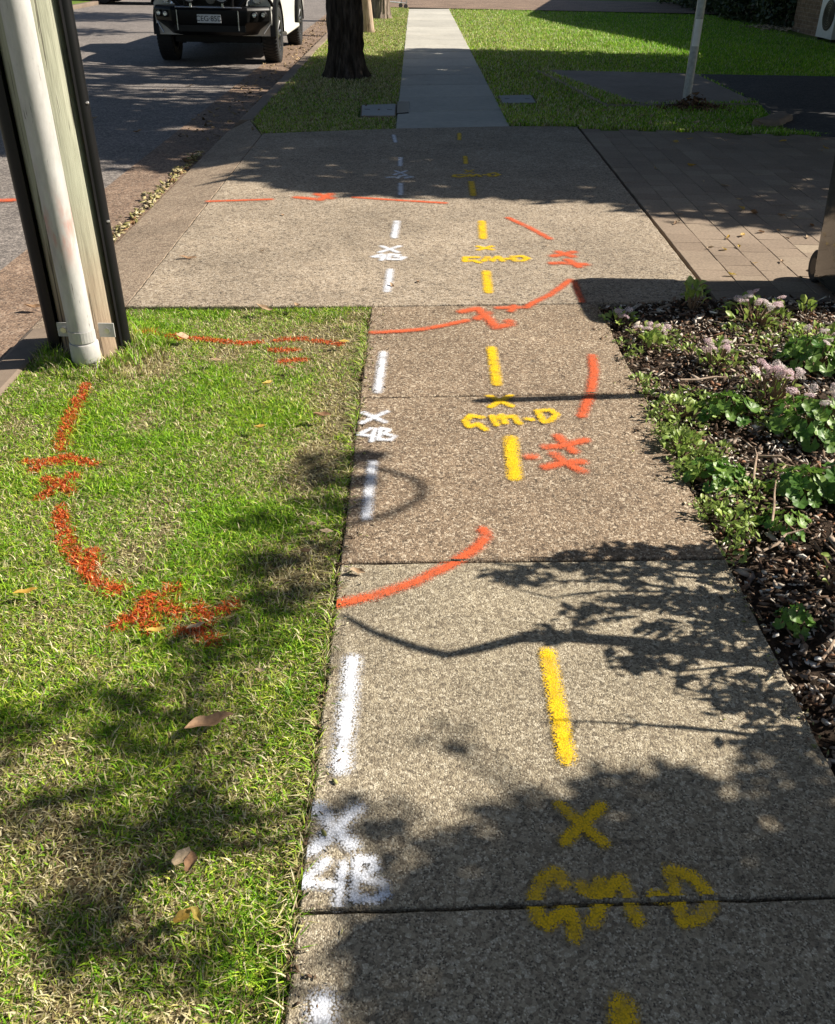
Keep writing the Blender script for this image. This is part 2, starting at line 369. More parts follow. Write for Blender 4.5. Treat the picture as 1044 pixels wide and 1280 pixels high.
# ------------------------------------------------------------------ the setting: ground, road, kerb, driveway, paths
def struct(o, kind='structure'): o['kind'] = kind; return o
def rough_poly(poly, step=.06, amp=.002, seed=0):
    r = random.Random(seed); out = []
    for (x0,y0),(x1,y1) in zip(poly, poly[1:]+poly[:1]):
        L = math.hypot(x1-x0, y1-y0); n = max(1, int(L/step)); nx, ny = (y1-y0)/L, -(x1-x0)/L
        for i in range(n):
            t = i/n; j = r.uniform(-amp, amp) if i else 0
            out.append((x0+(x1-x0)*t+nx*j, y0+(y1-y0)*t+ny*j))
    return out
def slab_mesh(name, poly, z0, z1, mat, ch=.006, amp=.002, seed=0, step=.06):
    """slab with worn, slightly ragged, rounded top edges (polygon counter-clockwise)"""
    p = rough_poly(poly, step, amp, seed); n = len(p)
    cx, cy = sum(a for a, b in p)/n, sum(b for a, b in p)/n
    def inset(d):
        out = []
        for i in range(n):
            (xa,ya),(xb,yb) = p[i-1], p[(i+1)%n]; tx, ty = xb-xa, yb-ya; L = math.hypot(tx,ty) or 1
            out.append((p[i][0]-ty/L*d, p[i][1]+tx/L*d))
        return out
    rings = [[(x,y,z0) for x,y in p], [(x,y,z1-ch) for x,y in p], [(x,y,z1-ch*.3) for x,y in inset(ch*.35)], [(x,y,z1) for x,y in inset(ch)]]
    m = MB().loft(rings, cap=False); k = 3*n; m.f.append(tuple(range(k, k+n)))
    return mesh_from(name, m.v, m.f, mat)
def sheet(name, poly, z, mat):
    me = mesh_from(name, [(x,y,z) for x,y in poly], [tuple(range(len(poly)))], mat); return struct(link(bpy.data.objects.new(name, me)))

def grid_sheet(name, x0, x1, y0, y1, nx, ny, zf, mat, keep=None):
    X, Y = np.meshgrid(np.linspace(x0,x1,nx+1), np.linspace(y0,y1,ny+1)); V = np.stack([X.ravel(), Y.ravel(), zf(X.ravel(), Y.ravel())], 1)
    i = np.arange(nx*ny); a = (i//nx)*(nx+1) + i%nx; F = np.stack([a, a+1, a+nx+2, a+nx+1], 1)
    if keep is not None:
        c = V[F].mean(1); F = F[keep(c[:,0], c[:,1])]
    return struct(link(bpy.data.objects.new(name, fast_mesh(name, V, F, mat, smooth=True))))

sheet('ground', [(-500,-500),(500,-500),(500,500),(-500,500)], -.42, M['green_ground'])
grid_sheet('road', -9.6, -2.42, -12, 160, 24, 86, lambda x,y: -.098+.03*np.exp(-((x+6)/2.2)**2)+(fnoise(x,y,.8,3)-.5)*.006, M['asphalt'])
grid_sheet('gutter', -2.50, -1.95, -12, 160, 4, 172, lambda x,y: -.092-.008*(x+2.5)/.5+.004*(x<-2.45)+(fnoise(x,y,.9,4)-.5)*.006, M['gutter'])
def kerb(y0, y1):
    m = MB(); prof = [(-1.735,-.3),(-1.735,-.006),(-1.75,0),(-1.86,-.004),(-1.885,-.015),(-1.955,-.088),(-1.965,-.3)]
    n = max(2, int((y1-y0)/.6)); rings = []
    for i in range(n+1):
        y = y0+(y1-y0)*i/n; j = (mnoise.noise((3.1, y*.7, 0)))*.006
        rings.append([(x+j, y, z+j*.5) for x, z in prof])
    o = m.loft(rings).build('kerb', M['kerb']); return struct(o)
kerb(-12, 4.36); kerb(10.72, 31.6); kerb(38.2, 160)
m = MB(); m.box(-9.80,-9.62,-12,160,-.3,0.0); struct(m.build('kerb', M['kerb'], bevel=.02))
grid_sheet('verge', -60, -9.80, -12, 160, 10, 20, lambda x,y: -.01+0*x, M['green_ground'])
# lawns (soil under the grass)
NEAR_LAWN = [(-1.735,-1.5),(-.212,-1.5),(-.212,4.755),(-1.50,4.695),(-1.79,4.37),(-1.735,4.2)]
def near_z(x, y): return -.022+(fnoise(x,y,2.2,11)-.5)*.03
grid_sheet('lawn', -1.735, -.212, -1.5, 4.76, 60, 240, near_z, M['lawn_soil'], lambda x,y: in_poly(x,y,[(-1.74,-2),(-.2,-2),(-.2,4.755),(-1.50,4.70),(-1.74,4.40)]))
def far_z(x, y): return -.02+(fnoise(x,y,.5,12)-.5)*.05
VERGE = [(-1.735,10.72),(-1.51,9.90),(-.19,10.33),(-.15,32.0),(-1.735,32.0)]
grid_sheet('verge', -1.735, -.17, 9.8, 32, 16, 200, far_z, M['green_ground'], lambda x,y: in_poly(x,y,VERGE))
PAD = [(2.39,12.20),(4.367,12.59),(4.381,15.75),(1.93,15.85)]
DRIVE2 = [(4.40,12.55),(4.10,10.80),(4.52,10.42),(16,9.6),(16,16.0),(4.42,15.80)]
def lawn_keep(x, y): return ~in_poly(x,y,PAD) & ~in_poly(x,y,DRIVE2) & (y > 10.60+.0*x)
grid_sheet('lawn', 1.06, 60, 10.3, 31.8, 300, 160, far_z, M['green_ground'], lambda x,y: (y > np.where(x<1.8,10.66,10.50)))
grid_sheet('lawn', -1.735, 60, 38.4, 160, 40, 60, far_z, M['green_ground'])
grid_sheet('crossing_driveway', -1.97, 60, 31.8, 38.4, 60, 10, lambda x,y: np.where(x<-1.5,(x+1.5)*.25,0)+.012, M['gutter'])

def slabs(parent_name, rows, x0, x1, mat, z0=-.12, seed=0, base_mat='joint_dirt', ch=.007, gap=.006, amp=.0025, zj=.004):
    ys = rows; m = MB()
    base = struct(obj(parent_name, [(x0+.01,ys[0][0],-.03),(x1-.01,ys[0][1],-.03),(x1-.01,ys[-1][1],-.03),(x0+.01,ys[-1][0],-.03)], [(0,1,2,3)], M[base_mat]))
    r = random.Random(seed)
    for i, ((a0,a1),(b0,b1)) in enumerate(zip(ys[:-1], ys[1:])):
        mt = mat(i) if callable(mat) else mat
        me = slab_mesh('slab', [(x0,a0+gap),(x1,a1+gap),(x1,b1-gap),(x0,b0-gap)], z0, r.uniform(-zj,0), mt, ch, amp, seed*50+i)
        link(bpy.data.objects.new('slab', me), base)
    return base
slabs('footpath', [(-2.5,-2.45),(-1.29,-1.24),(-.075,-.02),(1.146,1.20),(2.366,2.425),(3.602,3.695),(4.765,4.873)], -.206, 1.022, lambda i: M['path_near'] if i < 4 else M['path_mid'], gap=.005)
fr = [(10.345,10.63)]
for k in range(1, 19): fr.append((10.345+k*1.165, 10.63+k*1.172))
slabs('footpath', fr, -.175, 1.055, M['far_path'], seed=3, gap=.012, ch=.012, zj=.006)
dbase = struct(obj('driveway', [(-1.5,4.72,-.03),(1.66,4.9,-.03),(1.78,10.68,-.03),(-1.5,9.9,-.03)], [(0,1,2,3)], M['joint_dirt']))
link(bpy.data.objects.new('slab', slab_mesh('slab', [(-1.497,4.702),(-.206,4.772),(1.022,4.880),(1.655,4.935),(1.690,5.30),(1.785,10.72),(1.05,10.62),(-.18,10.335),(-1.505,9.90)], -.12, 0, M['drive'], .008, .0025, 77, .09)), dbase)
ap = [(-1.503,4.715,-.007),(-1.516,9.86,-.007),(-1.765,10.71,.0),(-1.965,10.50,-.082),(-1.965,4.43,-.082),(-1.80,4.37,.0),(-1.503,4.715,-.25),(-1.516,9.86,-.25),(-1.765,10.71,-.25),(-1.965,10.50,-.25),(-1.965,4.43,-.25),(-1.80,4.37,-.25)]
apron = MB().add(ap, [(0,4,3,1),(1,3,2),(0,5,4),(0,1,7,6),(1,2,8,7),(2,3,9,8),(3,4,10,9),(4,5,11,10),(5,0,6,11)]).build('driveway_apron', M['apron'], bevel=.006); struct(apron)
# brick paver driveway: every paver its own piece
pav = struct(obj('paved_driveway', [(1.68,4.9,-.035),(6.6,4.95,-.035),(6.6,10.35,-.035),(1.80,10.60,-.035)], [(0,1,2,3)], M['joint_dirt']))
pv = [slab_mesh('paver', [(-.0992,-.0995),(.0992,-.0995),(.0992,.0995),(-.0992,.0995)], -.05, 0, M['paver'], .0035, .0025, 200+i, .1) for i in range(5)]
pe = slab_mesh('paver', [(-.0985,-.049),(.0985,-.049),(.0985,.049),(-.0985,.049)], -.05, 0, M['paver'], .005, .004, 300, .1)
r = random.Random(5); ci = 0; rest = MB(); x = 1.715+.1; npv = 0
while x < 6.5:
    y = 4.925+(.1005 if ci % 2 else 0)
    if ci % 2: inst('paver', pe, pav, (x+(y-5.3)*.0175, 4.925+.05, -.001), (0, r.gauss(0,.006), -.017))
    while y+.2 < 10.62-(x-1.7)*.05:
        p = (x+(y-5.2)*.0175, y+.1, r.uniform(-.003,.0))
        if x < 2.75+(y-5)*.42:
            inst('paver', r.choice(pv), pav, p, (r.gauss(0,.007), r.gauss(0,.008), r.gauss(-.017,.006))); npv += 1
        else: rest.box(p[0]-.0985,p[0]+.0985,p[1]-.0985,p[1]+.0985,-.05,p[2])
        y += .201
    x += .2015; ci += 1
struct(rest.build('paver_field', M['paver'], pav), 'stuff')
print('pavers', npv)
struct(link(bpy.data.objects.new('asphalt_driveway', slab_mesh('asphalt_driveway', [(4.40,12.55),(4.06,10.82),(4.46,10.30),(6.55,10.25),(16,10.1),(16,16.0),(4.42,15.80)], -.1, .008, M['new_asphalt'], .01, .02, 12, .25))))
struct(link(bpy.data.objects.new('paved_driveway', slab_mesh('paved_driveway', [(6.62,4.95),(16,4.95),(16,10.08),(6.62,10.2)], -.1, -.002, M['gutter'], .01, .004, 13, .4))))
struct(link(bpy.data.objects.new('concrete_pad', slab_mesh('concrete_pad', PAD, -.1, .022, M['pad'], .012, .006, 14, .2))))
# garden bed soil
def bed_z(x, y): return -.035+.05*np.clip((x-1.03)/.5,0,1)+(fnoise(x,y,3.0,21)-.5)*.05
grid_sheet('garden_bed', 1.024, 4.2, -2.5, 4.915, 90, 200, bed_z, M['bed_soil'], lambda x,y: y < 4.87+.045*np.clip((x-1.02)/.7,0,1))
grid_sheet('lawn', 4.2, 60, -12, 4.9, 40, 20, lambda x,y: -.02+0*x, M['green_ground'])

# ------------------------------------------------------------------ painted survey marks
MARKS=[
('white',0.026,'white spray dash cut off by the bottom edge of the photo',[('',[[(-0.141,0.956),(-0.140,0.879)]])],0.000),
('white',0.019,'blurry white sprayed X on the shaded slab nearest the camera',[('',[[(-0.189,1.403),(-0.107,1.303)],[(-0.103,1.401),(-0.188,1.291)]])],0.000),
('white',0.013,'blurry white sprayed 4B lettering under the nearest white X',[('letter',[[(-0.159,1.262),(-0.205,1.210),(-0.123,1.203)],[(-0.122,1.257),(-0.127,1.161)]]),('letter',[[(-0.093,1.268),(-0.095,1.173)],[(-0.093,1.268),(-0.062,1.266),(-0.056,1.245),(-0.082,1.224)],[(-0.082,1.224),(-0.037,1.209),(-0.032,1.186),(-0.054,1.172),(-0.095,1.173)]])],0.000),
('white',0.024,'long white spray dash beside the lawn on the foreground slab',[('',[[(-0.141,1.903),(-0.145,1.523)]])],0.000),
('white',0.021,'white spray dash crossed by a looping branch shadow',[('',[[(-0.130,3.014),(-0.137,2.627)]])],0.000),
('white',0.015,'small white sprayed X beside the lawn just above the loop shadow',[('',[[(-0.183,3.441),(-0.095,3.359)],[(-0.091,3.455),(-0.187,3.348)]])],0.000),
('white',0.013,'small white sprayed 4B lettering just above the loop shadow',[('letter',[[(-0.147,3.299),(-0.195,3.246),(-0.125,3.228)],[(-0.131,3.292),(-0.141,3.191)]]),('letter',[[(-0.108,3.300),(-0.113,3.203)],[(-0.108,3.300),(-0.076,3.288),(-0.094,3.253)],[(-0.094,3.253),(-0.051,3.232),(-0.067,3.201),(-0.113,3.203)]])],0.000),
('white',0.022,'white spray dash beside the lawn just beyond the thin stake shadow',[('',[[(-0.122,4.098),(-0.133,3.657)]])],0.000),
('white',0.024,'white spray dash on the driveway nearest the path seam',[('',[[(-0.119,5.402),(-0.128,5.011)]])],0.000),
('white',0.021,'small white sprayed X on the sunlit part of the driveway',[('',[[(-0.185,5.899),(-0.082,5.771)],[(-0.073,5.906),(-0.192,5.764)]])],0.000),
('white',0.021,'flattened white sprayed 4B lettering on the sunlit driveway',[('letter',[[(-0.180,5.719),(-0.229,5.663),(-0.159,5.656)],[(-0.161,5.705),(-0.176,5.599)]]),('letter',[[(-0.128,5.722),(-0.136,5.616)],[(-0.128,5.722),(-0.075,5.710),(-0.096,5.671)],[(-0.096,5.671),(-0.040,5.659),(-0.063,5.613),(-0.136,5.616)]])],0.000),
('white',0.026,'white spray dash on the sunlit driveway above its white X',[('',[[(-0.097,6.524),(-0.110,6.111)]])],0.000),
('white',0.024,'white spray dash reaching out of the tree shade on the driveway',[('',[[(-0.089,7.716),(-0.084,7.330)]])],0.000),
('white',0.020,'white sprayed X in the tree shade on the driveway',[('',[[(-0.148,8.044),(-0.046,8.208)],[(-0.140,8.199),(-0.052,8.052)]])],0.000),
('white',0.022,'faint white sprayed 4B lettering in the tree shade on the driveway',[('letter',[[(-0.200,7.937),(-0.142,7.956)]]),('letter',[[(-0.099,8.000),(-0.116,7.917)],[(-0.099,8.000),(-0.059,8.010),(0.004,7.968),(-0.051,7.923)]])],0.000),
('white',0.024,'short white spray dash in the tree shade above the shaded white X',[('',[[(-0.103,8.772),(-0.104,8.407)]])],0.000),
('white',0.024,'farthest white spray dash, at the start of the far footpath',[('',[[(-0.190,9.927),(-0.163,9.532)]])],0.000),
('yellow',0.028,'yellow spray dash cut off by the bottom edge of the photo',[('',[[(0.407,0.955),(0.398,0.883)]])],0.000),
('yellow',0.018,'big yellow sprayed GM-D lettering across the nearest slab joint',[('letter',[[(0.334,1.216),(0.331,1.234),(0.316,1.240),(0.291,1.220),(0.271,1.180),(0.272,1.136),(0.290,1.121),(0.317,1.141),(0.337,1.152),(0.341,1.123),(0.340,1.095)]]),('letter',[[(0.370,1.206),(0.391,1.191),(0.412,1.216),(0.403,1.166),(0.382,1.127)],[(0.412,1.176),(0.434,1.214),(0.456,1.223),(0.463,1.187),(0.463,1.153),(0.471,1.133)]]),('hyphen',[[(0.517,1.189),(0.532,1.182)]]),('letter',[[(0.563,1.248),(0.562,1.188),(0.563,1.129)],[(0.563,1.248),(0.607,1.233),(0.628,1.196),(0.625,1.163),(0.595,1.136),(0.563,1.129)]])],0.000),
('yellow',0.017,'yellow sprayed X in the leafy shade on the nearest slabs',[('',[[(0.354,1.418),(0.436,1.317)],[(0.448,1.416),(0.352,1.320)]])],0.000),
('yellow',0.025,'long yellow spray dash between the branch shadow and the leafy shade',[('',[[(0.392,1.943),(0.391,1.559)]])],0.000),
('yellow',0.031,'broad yellow spray dash beside the orange scribbles on the path',[('',[[(0.404,3.227),(0.391,2.922)]])],0.000),
('yellow',0.018,'yellow sprayed GM-D lettering just in front of the stake shadow',[('letter',[[(0.302,3.416),(0.258,3.432),(0.233,3.380),(0.245,3.330),(0.283,3.353),(0.310,3.307)]]),('letter',[[(0.345,3.426),(0.358,3.350)],[(0.359,3.401),(0.387,3.437),(0.393,3.368)],[(0.399,3.420),(0.436,3.430),(0.451,3.365)]]),('hyphen',[[(0.485,3.406),(0.505,3.401)]]),('letter',[[(0.538,3.482),(0.553,3.379)],[(0.538,3.482),(0.595,3.492),(0.615,3.450),(0.583,3.392),(0.553,3.379)]])],0.000),
('yellow',0.018,'yellow sprayed X crossed by the thin stake shadow',[('',[[(0.343,3.631),(0.433,3.531)],[(0.439,3.634),(0.345,3.520)]])],0.000),
('yellow',0.027,'yellow spray dash just beyond the stake shadow on the path',[('',[[(0.396,4.181),(0.391,3.759)]])],0.000),
('yellow',0.030,'yellow spray dash on the driveway nearest the path seam',[('',[[(0.451,5.398),(0.439,5.025)]])],0.000),
('yellow',0.024,'flattened yellow GM-D lettering on the sunlit driveway',[('letter',[[(0.418,5.690),(0.340,5.685),(0.336,5.604),(0.389,5.622),(0.418,5.582)]]),('letter',[[(0.450,5.618),(0.479,5.698),(0.504,5.621)],[(0.508,5.645),(0.545,5.710),(0.567,5.625)]]),('hyphen',[[(0.596,5.669),(0.612,5.667)]]),('letter',[[(0.637,5.715),(0.646,5.626)],[(0.637,5.715),(0.696,5.727),(0.729,5.677),(0.686,5.628),(0.646,5.626)]])],0.000),
('yellow',0.022,'flattened yellow X on the sunlit driveway above its lettering',[('',[[(0.434,5.932),(0.522,5.866)],[(0.521,5.941),(0.433,5.856)]])],0.000),
('yellow',0.031,'yellow spray dash on the sunlit driveway above its yellow X',[('',[[(0.496,6.562),(0.479,6.135)]])],0.000),
('yellow',0.030,'yellow spray dash at the edge of the tree shade on the driveway',[('',[[(0.487,7.829),(0.480,7.357)]])],0.000),
('yellow',0.013,'faint yellow X in the tree shade on the driveway',[('',[[(0.455,8.296),(0.525,8.187)],[(0.531,8.302),(0.457,8.181)]])],0.000),
('yellow',0.022,'faint yellow GM-D lettering in the tree shade on the driveway',[('letter',[[(0.446,8.096),(0.363,8.081),(0.349,8.018),(0.404,7.996),(0.443,8.040)]]),('letter',[[(0.465,8.028),(0.491,8.114),(0.509,8.032)],[(0.513,8.046),(0.551,8.119),(0.576,8.038)]]),('hyphen',[[(0.609,8.096),(0.629,8.098)]]),('letter',[[(0.653,8.142),(0.655,8.045)],[(0.653,8.142),(0.706,8.189),(0.738,8.121),(0.696,8.055),(0.655,8.045)]])],0.000),
('yellow',0.024,'short yellow spray dash in the tree shade above the faint lettering',[('',[[(0.487,8.894),(0.478,8.567)]])],0.000),
('yellow',0.024,'farthest yellow spray dash, just in front of the far footpath',[('',[[(0.483,10.103),(0.468,9.721)]])],0.000),
('orange',0.024,'curved orange spray stroke sweeping from the lawn across a slab joint',[('',[[(-0.202,2.150),(-0.089,2.195),(0.030,2.266),(0.143,2.362),(0.232,2.463),(0.264,2.529),(0.253,2.563)]])],0.000),
('orange',0.026,'curved orange spray stroke beside the mulch, crossed by the stake shadow',[('',[[(0.869,4.104),(0.845,3.905),(0.789,3.661),(0.718,3.447)]])],0.000),
('orange',0.026,'orange scribbled X and letter between the yellow dash and a twig shadow',[('letter',[[(0.595,3.255),(0.617,3.182),(0.638,3.130)],[(0.696,3.224),(0.598,3.171),(0.536,3.164)]]),('letter',[[(0.559,3.105),(0.594,3.040),(0.646,2.973)],[(0.657,3.045),(0.594,3.040),(0.516,3.000)]]),('dot',[[(0.460,3.079),(0.479,3.080)]])],0.000),
('orange',0.026,'orange spray stroke from the lawn edge towards the driveway seam',[('',[[(-0.179,4.365),(-0.048,4.388),(0.068,4.421),(0.179,4.483),(0.296,4.559)]])],0.000),
('orange',0.034,'orange scribbled zigzag mark at the seam of path and driveway',[('',[[(0.277,4.693),(0.363,4.746),(0.403,4.615),(0.440,4.465),(0.514,4.511),(0.514,4.557)],[(0.354,4.590),(0.407,4.677)]])],0.000),
('orange',0.026,'curved orange spray stroke ending at the dark bin shadow',[('',[[(0.932,5.267),(0.843,5.101),(0.777,4.988),(0.681,4.866),(0.627,4.780),(0.472,4.760)],[(0.564,4.794),(0.537,4.717)]])],0.000),
('orange',0.020,'short orange spray stroke hidden in the bin shadow',[('',[[(0.955,5.261),(0.948,5.036),(0.946,4.880)]])],0.000),
('orange',0.030,'straight slanting orange spray stroke on the sunlit driveway',[('',[[(0.692,6.678),(0.816,6.422),(0.921,6.150)]])],0.000),
('orange',0.036,'orange scribbled X and letter on the driveway near the bin shadow',[('letter',[[(0.897,5.747),(1.033,5.844)],[(0.941,5.839),(1.012,5.746)]]),('letter',[[(0.926,5.600),(1.070,5.578)],[(0.975,5.665),(1.023,5.530)]]),('dot',[[(0.870,5.589),(0.883,5.590)]])],0.000),
('orange',0.032,'orange spray line on the driveway under the white shaded marks',[('',[[(-0.431,7.216),(-0.111,7.150),(0.247,7.088)]])],0.000),
('orange',0.032,'orange spray line at the kerb joint of the driveway',[('',[[(-1.495,7.006),(-1.275,7.054),(-1.056,7.103)]])],0.000),
('orange',0.045,'small orange scribbled mark on the driveway beyond the kerb joint',[('',[[(-0.863,7.180),(-0.738,7.139)],[(-0.722,7.296),(-0.608,7.174)],[(-0.688,7.117),(-0.624,7.304)]])],0.000),
('orange',0.060,'orange sprayed mark on the asphalt left of the timber pole',[('',[[(-3.208,7.270),(-3.111,7.304),(-3.081,7.306)]])],-0.092)]
GMARKS=[
(0.019,'orange spray stroke on the lawn running from the pale conduit',[[(-1.406,3.714),(-1.380,3.445),(-1.337,3.138)]]),
(0.018,'orange sprayed X on the lawn left of the pale conduit stroke',[[(-1.416,3.025),(-1.299,3.020)],[(-1.381,2.964),(-1.325,3.047)],[(-1.297,3.066),(-1.246,3.040),(-1.175,3.015)]]),
(0.017,'orange sprayed letter on the lawn under the leftmost orange X',[[(-1.210,2.926),(-1.245,2.857),(-1.283,2.766)],[(-1.308,2.897),(-1.192,2.817)]]),
(0.020,'long curving orange spray stroke on the left of the lawn',[[(-1.193,2.699),(-1.145,2.574),(-1.076,2.452),(-0.997,2.338),(-0.930,2.254),(-0.857,2.215)],[(-0.995,2.427),(-0.977,2.338)]]),
(0.019,'orange sprayed cross on the lawn just right of the curving stroke',[[(-0.815,2.062),(-0.776,2.111),(-0.762,2.189),(-0.668,2.130)],[(-0.766,2.122),(-0.722,2.054)]]),
(0.017,'orange sprayed letter on the lawn nearest the path',[[(-0.615,2.164),(-0.577,2.104),(-0.503,2.172)],[(-0.648,2.040),(-0.583,2.067)],[(-0.532,2.001),(-0.588,2.062)],[(-0.711,2.230),(-0.697,2.230)]]),
(0.018,'orange sprayed line in the lawn running right from the pole base',[[(-1.346,4.302),(-1.081,4.281),(-0.821,4.239),(-0.729,4.276)]]),
(0.022,'orange sprayed X patch in the dry grass by the path',[[(-0.655,4.301),(-0.522,4.340)],[(-0.479,4.309),(-0.339,4.261)],[(-0.657,4.173),(-0.543,4.178)],[(-0.593,4.024),(-0.492,4.048)]])]

JOINTS = [(1.146,1.20),(2.366,2.425),(3.602,3.695),(4.765,4.873)]
def paint_mesh(name, strokes, rad, mat, z, halo=1.5):
    P = np.array([p for s in strokes for p in s]); cell = min(max(rad/5, .0035), .008); R = rad*halo+cell
    x0, y0 = P.min(0)-R; x1, y1 = P.max(0)+R
    nx, ny = int((x1-x0)/cell)+1, int((y1-y0)/cell)+1
    X, Y = np.meshgrid(x0+np.arange(nx+1)*cell, y0+np.arange(ny+1)*cell); Q = np.stack([X.ravel(), Y.ravel()], 1)
    d = seg_dist(Q, strokes)/rad
    i = np.arange(nx*ny); a = (i//nx)*(nx+1)+i%nx; F = np.stack([a,a+1,a+nx+2,a+nx+1], 1)
    keep = d[F].min(1) < halo
    c = Q[F].mean(1)
    for (l, rr) in JOINTS:                                   # no paint in the open joints between slabs
        yj = l+(rr-l)*(c[:,0]+.206)/1.228; keep &= ~((np.abs(c[:,1]-yj) < .0062) & (c[:,1] < 4.6))
    if z == 0.0: keep &= ~((c[:,0] < -.204) & (c[:,1] < 4.74))
    F = F[keep]; u = np.unique(F); mp = np.zeros(len(Q), int); mp[u] = np.arange(len(u))
    V = np.concatenate([Q[u], np.full((len(u),1), 0.0)], 1)
    return fast_mesh(name, V, mp[F], mat, {'d': d[u]})
for col, rad, label, parts, z in MARKS:
    soft = label.startswith('blurry') or label.startswith('long white') or 'bottom edge' in label and col == 'white'
    mt = M['spray_soft_white'] if soft else M['spray_'+col]; halo = 2.1 if soft else 1.6
    zz = z+.0035+(.004 if z < 0 else 0)
    grp = col+' spray marks on the ground'
    if len(parts) == 1:
        o = link(bpy.data.objects.new('paint_mark', paint_mesh('paint_mark', parts[0][1], rad, mt, z, halo))); o.location.z = zz
    else:
        p0 = parts[0][1][0][0]; o = empty('paint_lettering', (p0[0], p0[1], z))
        for k, (nm, st) in enumerate(parts):
            c = link(bpy.data.objects.new(nm, paint_mesh(nm, st, rad, mt, z, halo)), o); c.location = (-p0[0], -p0[1], .0035+.0006*k)
    tag(o, label, 'paint mark', grp)

# ------------------------------------------------------------------ grass
def blades(x, y, z, h, w, lean, col, name, mat, kind='stuff'):
    n = len(x); a = rng.uniform(0, 2*PI, n); fa = a+rng.normal(0,.9,n)+PI/2
    dx, dy = np.cos(a)*lean*h, np.sin(a)*lean*h; wx, wy = np.cos(fa)*w/2, np.sin(fa)*w/2
    ht = h*np.clip(1.15-lean*.38, .25, 1)
    V = np.zeros((n,5,3), np.float32)
    V[:,0] = np.stack([x-wx, y-wy, z], 1); V[:,1] = np.stack([x+wx, y+wy, z], 1)
    V[:,2] = np.stack([x+dx*.42-wx*.85, y+dy*.42-wy*.85, z+ht*.72], 1); V[:,3] = np.stack([x+dx*.42+wx*.85, y+dy*.42+wy*.85, z+ht*.72], 1)
    V[:,4] = np.stack([x+dx, y+dy, z+ht], 1)
    b = np.arange(n)[:,None]*5; F = np.concatenate([b+np.array([[0,1,3]]), b+np.array([[0,3,2]]), b+np.array([[2,3,4]])], 0)
    C = np.ones((n,5,4), np.float32); C[:,:,:3] = col[:,None,:]
    return link(bpy.data.objects.new(name, fast_mesh(name, V.reshape(-1,3), F, mat, {'col': C.reshape(-1,4)})))
def grass_cols(x, y, dry, seed):
    n = len(x); u = rng.random(n)
    pal = np.array([(.11,.24,.012),(.21,.43,.018),(.36,.56,.03),(.50,.60,.07)]); straw = np.array([(.46,.42,.15),(.60,.53,.28),(.74,.66,.42),(.22,.16,.08)])
    c = pal[np.minimum((rng.random(n)*4*(.55+.6*fnoise(x,y,1.5,seed))).astype(int), 3)].copy()
    ds = u < dry; c[ds] = straw[rng.integers(0,4,ds.sum())]
    return c*rng.uniform(.75,1.2,(n,1))
# the near lawn
N = 300000
x = rng.uniform(-1.735,-.205,N); yy = rng.random(N); y = .45+(4.76-.45)*yy**1.25
ok = in_poly(x, y, [(-1.74,-2),(-.207,-2),(-.207,4.765),(-1.50,4.71),(-1.78,4.40),(-1.74,4.2)])
bare = np.exp(-(((x+1.20)/.16)**2+((y-3.95)/.13)**2)) + .8*np.exp(-(((x+.36)/.12)**2+((y-2.35)/.16)**2))+.85*np.exp(-(((x+.45)/.33)**2+((y-4.38)/.33)**2))+.8*np.exp(-(((x+.30)/.12)**2+((y-3.35)/.75)**2))
patch = fnoise(x,y,4.0,31); bare += np.clip((patch-.60)*3.2,0,.75)
lush = np.clip((fnoise(x,y,2.4,41)-.5)*5, 0, 1)
ok &= rng.random(N) > bare*.62
dry = np.clip(.42+.75*bare-.38*lush+(.16*(y<2.5)), .10, .95)
h = rng.uniform(.008,.024,N)*(1+.55*lush)*(1-.35*np.clip(bare,0,1)); w = rng.uniform(.0022,.0046,N); lean = rng.uniform(.4,2.6,N)
polefoot = np.hypot(x+1.42,y-4.05) < .30; h[polefoot] *= 1.9; lean[polefoot] *= .5
edge = x > -.235; lean[edge] *= .7; h[edge] *= .8
cols = grass_cols(x, y, dry, 51)
ok &= ~((np.hypot(x+1.475,y-4.12) < .14) | (np.hypot(x+1.405,y-3.90) < .06) | (np.hypot(x+1.335,y-4.21)<.04))
gid = np.full(N, -1); P = np.stack([x,y],1)
pn = fnoise(x,y,40,61)
for k, (rad, label, st) in enumerate(GMARKS):
    d = seg_dist(P, st)/rad
    gid[(d+(pn-.5)*1.1+rng.normal(0,.16,N) < .95) & ok] = k
for k in range(-1, len(GMARKS)):
    s = ok & (gid == k)
    if k < 0:
        o = blades(x[s],y[s],near_z(x[s],y[s]),h[s],w[s],lean[s],cols[s],'lawn_grass',M['grass'])
        tag(o, 'short patchy lawn grass beside the footpath', 'grass', kind='stuff')
    else:
        q = np.repeat(np.where(s)[0], 3); m_ = len(q); bx, by = x[q]+rng.normal(0,.004,m_), y[q]+rng.normal(0,.004,m_)
        oc = np.array([(.70,.15,.035)])*rng.uniform(.5,1.25,(m_,1))
        mixd = rng.random(m_) < .12; oc[mixd] = cols[q][mixd]
        o = blades(bx,by,near_z(bx,by)+.002,h[q]*.75,w[q]*1.2,lean[q],oc,'painted_grass',M['grass'])
        tag(o, GMARKS[k][1], 'paint mark', 'orange spray marks on the lawn', kind='stuff'); 
n = 1500; a_ = rng.uniform(0,2*PI,n); q_ = .155+np.abs(rng.normal(0,.05,n)); bx, by = -1.47+np.cos(a_)*q_, 4.09+np.sin(a_)*q_*1.15
ok = (by < 4.66); bx, by = bx[ok], by[ok]; n = len(bx)
o = blades(bx,by,near_z(bx,by),rng.uniform(.03,.085,n),rng.uniform(.003,.005,n),rng.uniform(.2,1.1,n),grass_cols(bx,by,np.full(n,.35),54),'long_grass',M['grass'])
tag(o, 'longer tufts of grass around the foot of the timber pole', 'grass', kind='stuff')
